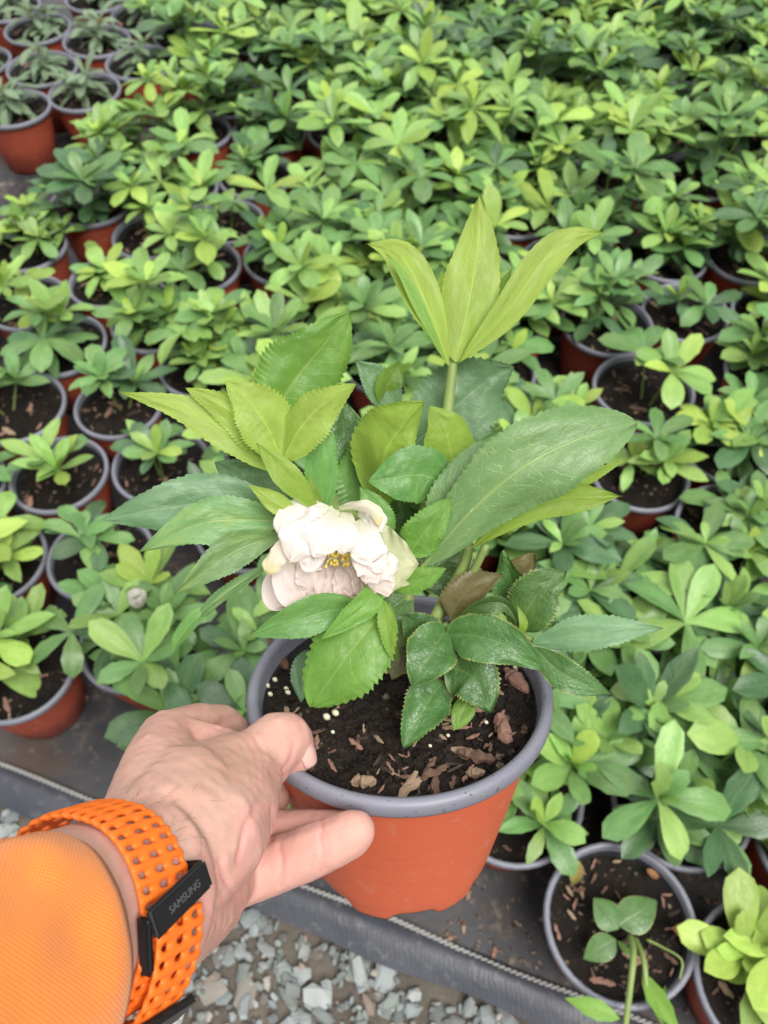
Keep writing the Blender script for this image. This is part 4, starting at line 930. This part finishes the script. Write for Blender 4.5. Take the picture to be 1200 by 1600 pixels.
# ------------------------------------------------------------------ wrist watch: strap with ridges and holes, two black buckles
STRAP = mat_plain('strap_orange_rubber', (.88,.17,.018), .48, .04, 300, .4)
BLK = mat_plain('buckle_black_metal', (.012,.012,.014), .28, .2, 200, .55)
watch = empty('wrist_watch', WC); tag(watch, 'orange perforated rubber watch strap with black buckle around the wrist', 'watch')
def outw(a): return .010*max(0, -a/R(70))**1.5
def strap_mesh(off0, a0, a1, ncell, t0, t1, off1=None):
    rows = 3; vs, fs, cache = [], [], {}
    off1 = off0 if off1 is None else off1
    def vid(ci, tj):           # ci in half cells, tj in half rows
        key = (ci, tj)
        if key not in cache:
            q = ci/2/ncell; a = lerp(a0, a1, q); tt = lerp(t0, t1, tj/2/rows)
            edge = (tj in (0, rows*2)); ridge = math.cos(ci*math.pi)       # +1 between holes
            cache[key] = len(vs); vs.append(WR(tt + (.0007*ridge*(1 if tj else -1) if edge else 0), a, lerp(off0,off1,q) + outw(a) +  .0007*ridge - (.0005 if edge else 0)))
        return cache[key]
    for c in range(ncell):
        for r in range(rows):
            ring = [(0,0),(1,0),(2,0),(2,1),(2,2),(1,2),(0,2),(0,1)]
            outer = [vid(c*2+i, r*2+j) for i, j in ring]; inner = []
            for i, j in ring:
                x, y = (i-1), (j-1); k = .70 if x and y else 1.0
                q = (c*2+1+x*.62*k)/2/ncell; tt = lerp(t0, t1, (r*2+1+y*(.56 if r else .4)*k)/2/rows)
                inner.append(len(vs)); vs.append(WR(tt, lerp(a0,a1,q), lerp(off0,off1,q) + outw(lerp(a0,a1,q)) - .0007 + .0003*abs(x)))
            for k in range(8): fs.append((outer[k], outer[(k+1)%8], inner[(k+1)%8], inner[k]))
    return mk('strap', vs, fs, STRAP)
for nm, msh in (('strap', strap_mesh(.0016, R(-70), R(190), 30, -.0105, .0115)), ('strap', strap_mesh(.0052, R(80), R(190), 13, -.0085, .0115, .0085))):
    o = link(nm, msh, watch, True); s_ = o.modifiers.new('t','SOLIDIFY'); s_.thickness = .0018; s_.offset = 0
    s2_ = o.modifiers.new('b','SUBSURF'); s2_.levels = 2; s2_.render_levels = 2
def rounded_bar(center, ax, up, side, L, Wd, H, bev=.0012):
    bm = bmesh.new(); bmesh.ops.create_cube(bm, size=1.0)
    bmesh.ops.scale(bm, vec=(L, Wd, H), verts=bm.verts)
    bmesh.ops.bevel(bm, geom=list(bm.edges), offset=bev, segments=3, affect='EDGES')
    M4 = Matrix((ax, side, up)).transposed().to_4x4(); M4.translation = center; bmesh.ops.transform(bm, matrix=M4, verts=bm.verts)
    m = bpy.data.meshes.new('buckle'); bm.to_mesh(m); bm.free(); m.materials.append(BLK)
    m.polygons.foreach_set('use_smooth', [True]*len(m.polygons)); m.set_sharp_from_angle(angle=R(35)); return m
def frame_at(ang, off):
    p = WR(0, ang, off); n = (F1*math.cos(ang)/RW1 + F2*math.sin(ang)/RW2).normalized(); return p, n, n.cross(AXF)
bang = R(74)
p, n, s = frame_at(bang, .0062)
AXW = AXF; AXF = (Matrix.Rotation(R(-16), 3, n) @ AXW).normalized(); s = n.cross(AXF)
if AXF.dot(CU) < AXW.dot(CU): AXF = (Matrix.Rotation(R(16), 3, n) @ AXW).normalized(); s = n.cross(AXF)
buck = link('buckle', rounded_bar(p + AXF*.001, AXF, n, s, .0275, .0092, .0028), watch, True)
link('loop_leg', rounded_bar(p - AXF*.0125 - n*.0045 + s*-.006, (s*1+n*.35).normalized(), AXF, (s*1+n*.35).normalized().cross(AXF)*-1, .019, .0052, .0024), buck)
link('loop_leg', rounded_bar(p + AXF*.0142 - n*.004, s, AXF, n, .0085, .0080, .0022), buck)
cu = bpy.data.curves.new('lettering','FONT'); cu.body = 'SAMSUNG'; cu.size = .0032; cu.align_x = 'CENTER'; cu.align_y = 'CENTER'; cu.extrude = .00004
to = bpy.data.objects.new('lt', cu); col.objects.link(to)
dg = bpy.context.evaluated_depsgraph_get(); tm = bpy.data.meshes.new_from_object(to.evaluated_get(dg)); bpy.data.objects.remove(to)
tm.name = 'lettering'; tm.materials.clear(); tm.materials.append(mat_plain('lettering_grey', (.10,.10,.105), .4, .05))
up_ = n.cross(AXF); M4 = Matrix((AXF, up_ if up_.dot(CU) > 0 else -up_, n)).transposed().to_4x4()
if M4.to_3x3().determinant() < 0: M4 = Matrix((AXF, -up_, n)).transposed().to_4x4()
M4.translation = p + AXF*.0015 + n*.00145; tm.transform(M4); link('lettering', tm, buck)
AXF = AXW
p2, n2, s2 = frame_at(R(136), .0094)
link('buckle', rounded_bar(p2 + AXF*.001, AXF, n2, s2, .0275, .012, .0026), watch, True)
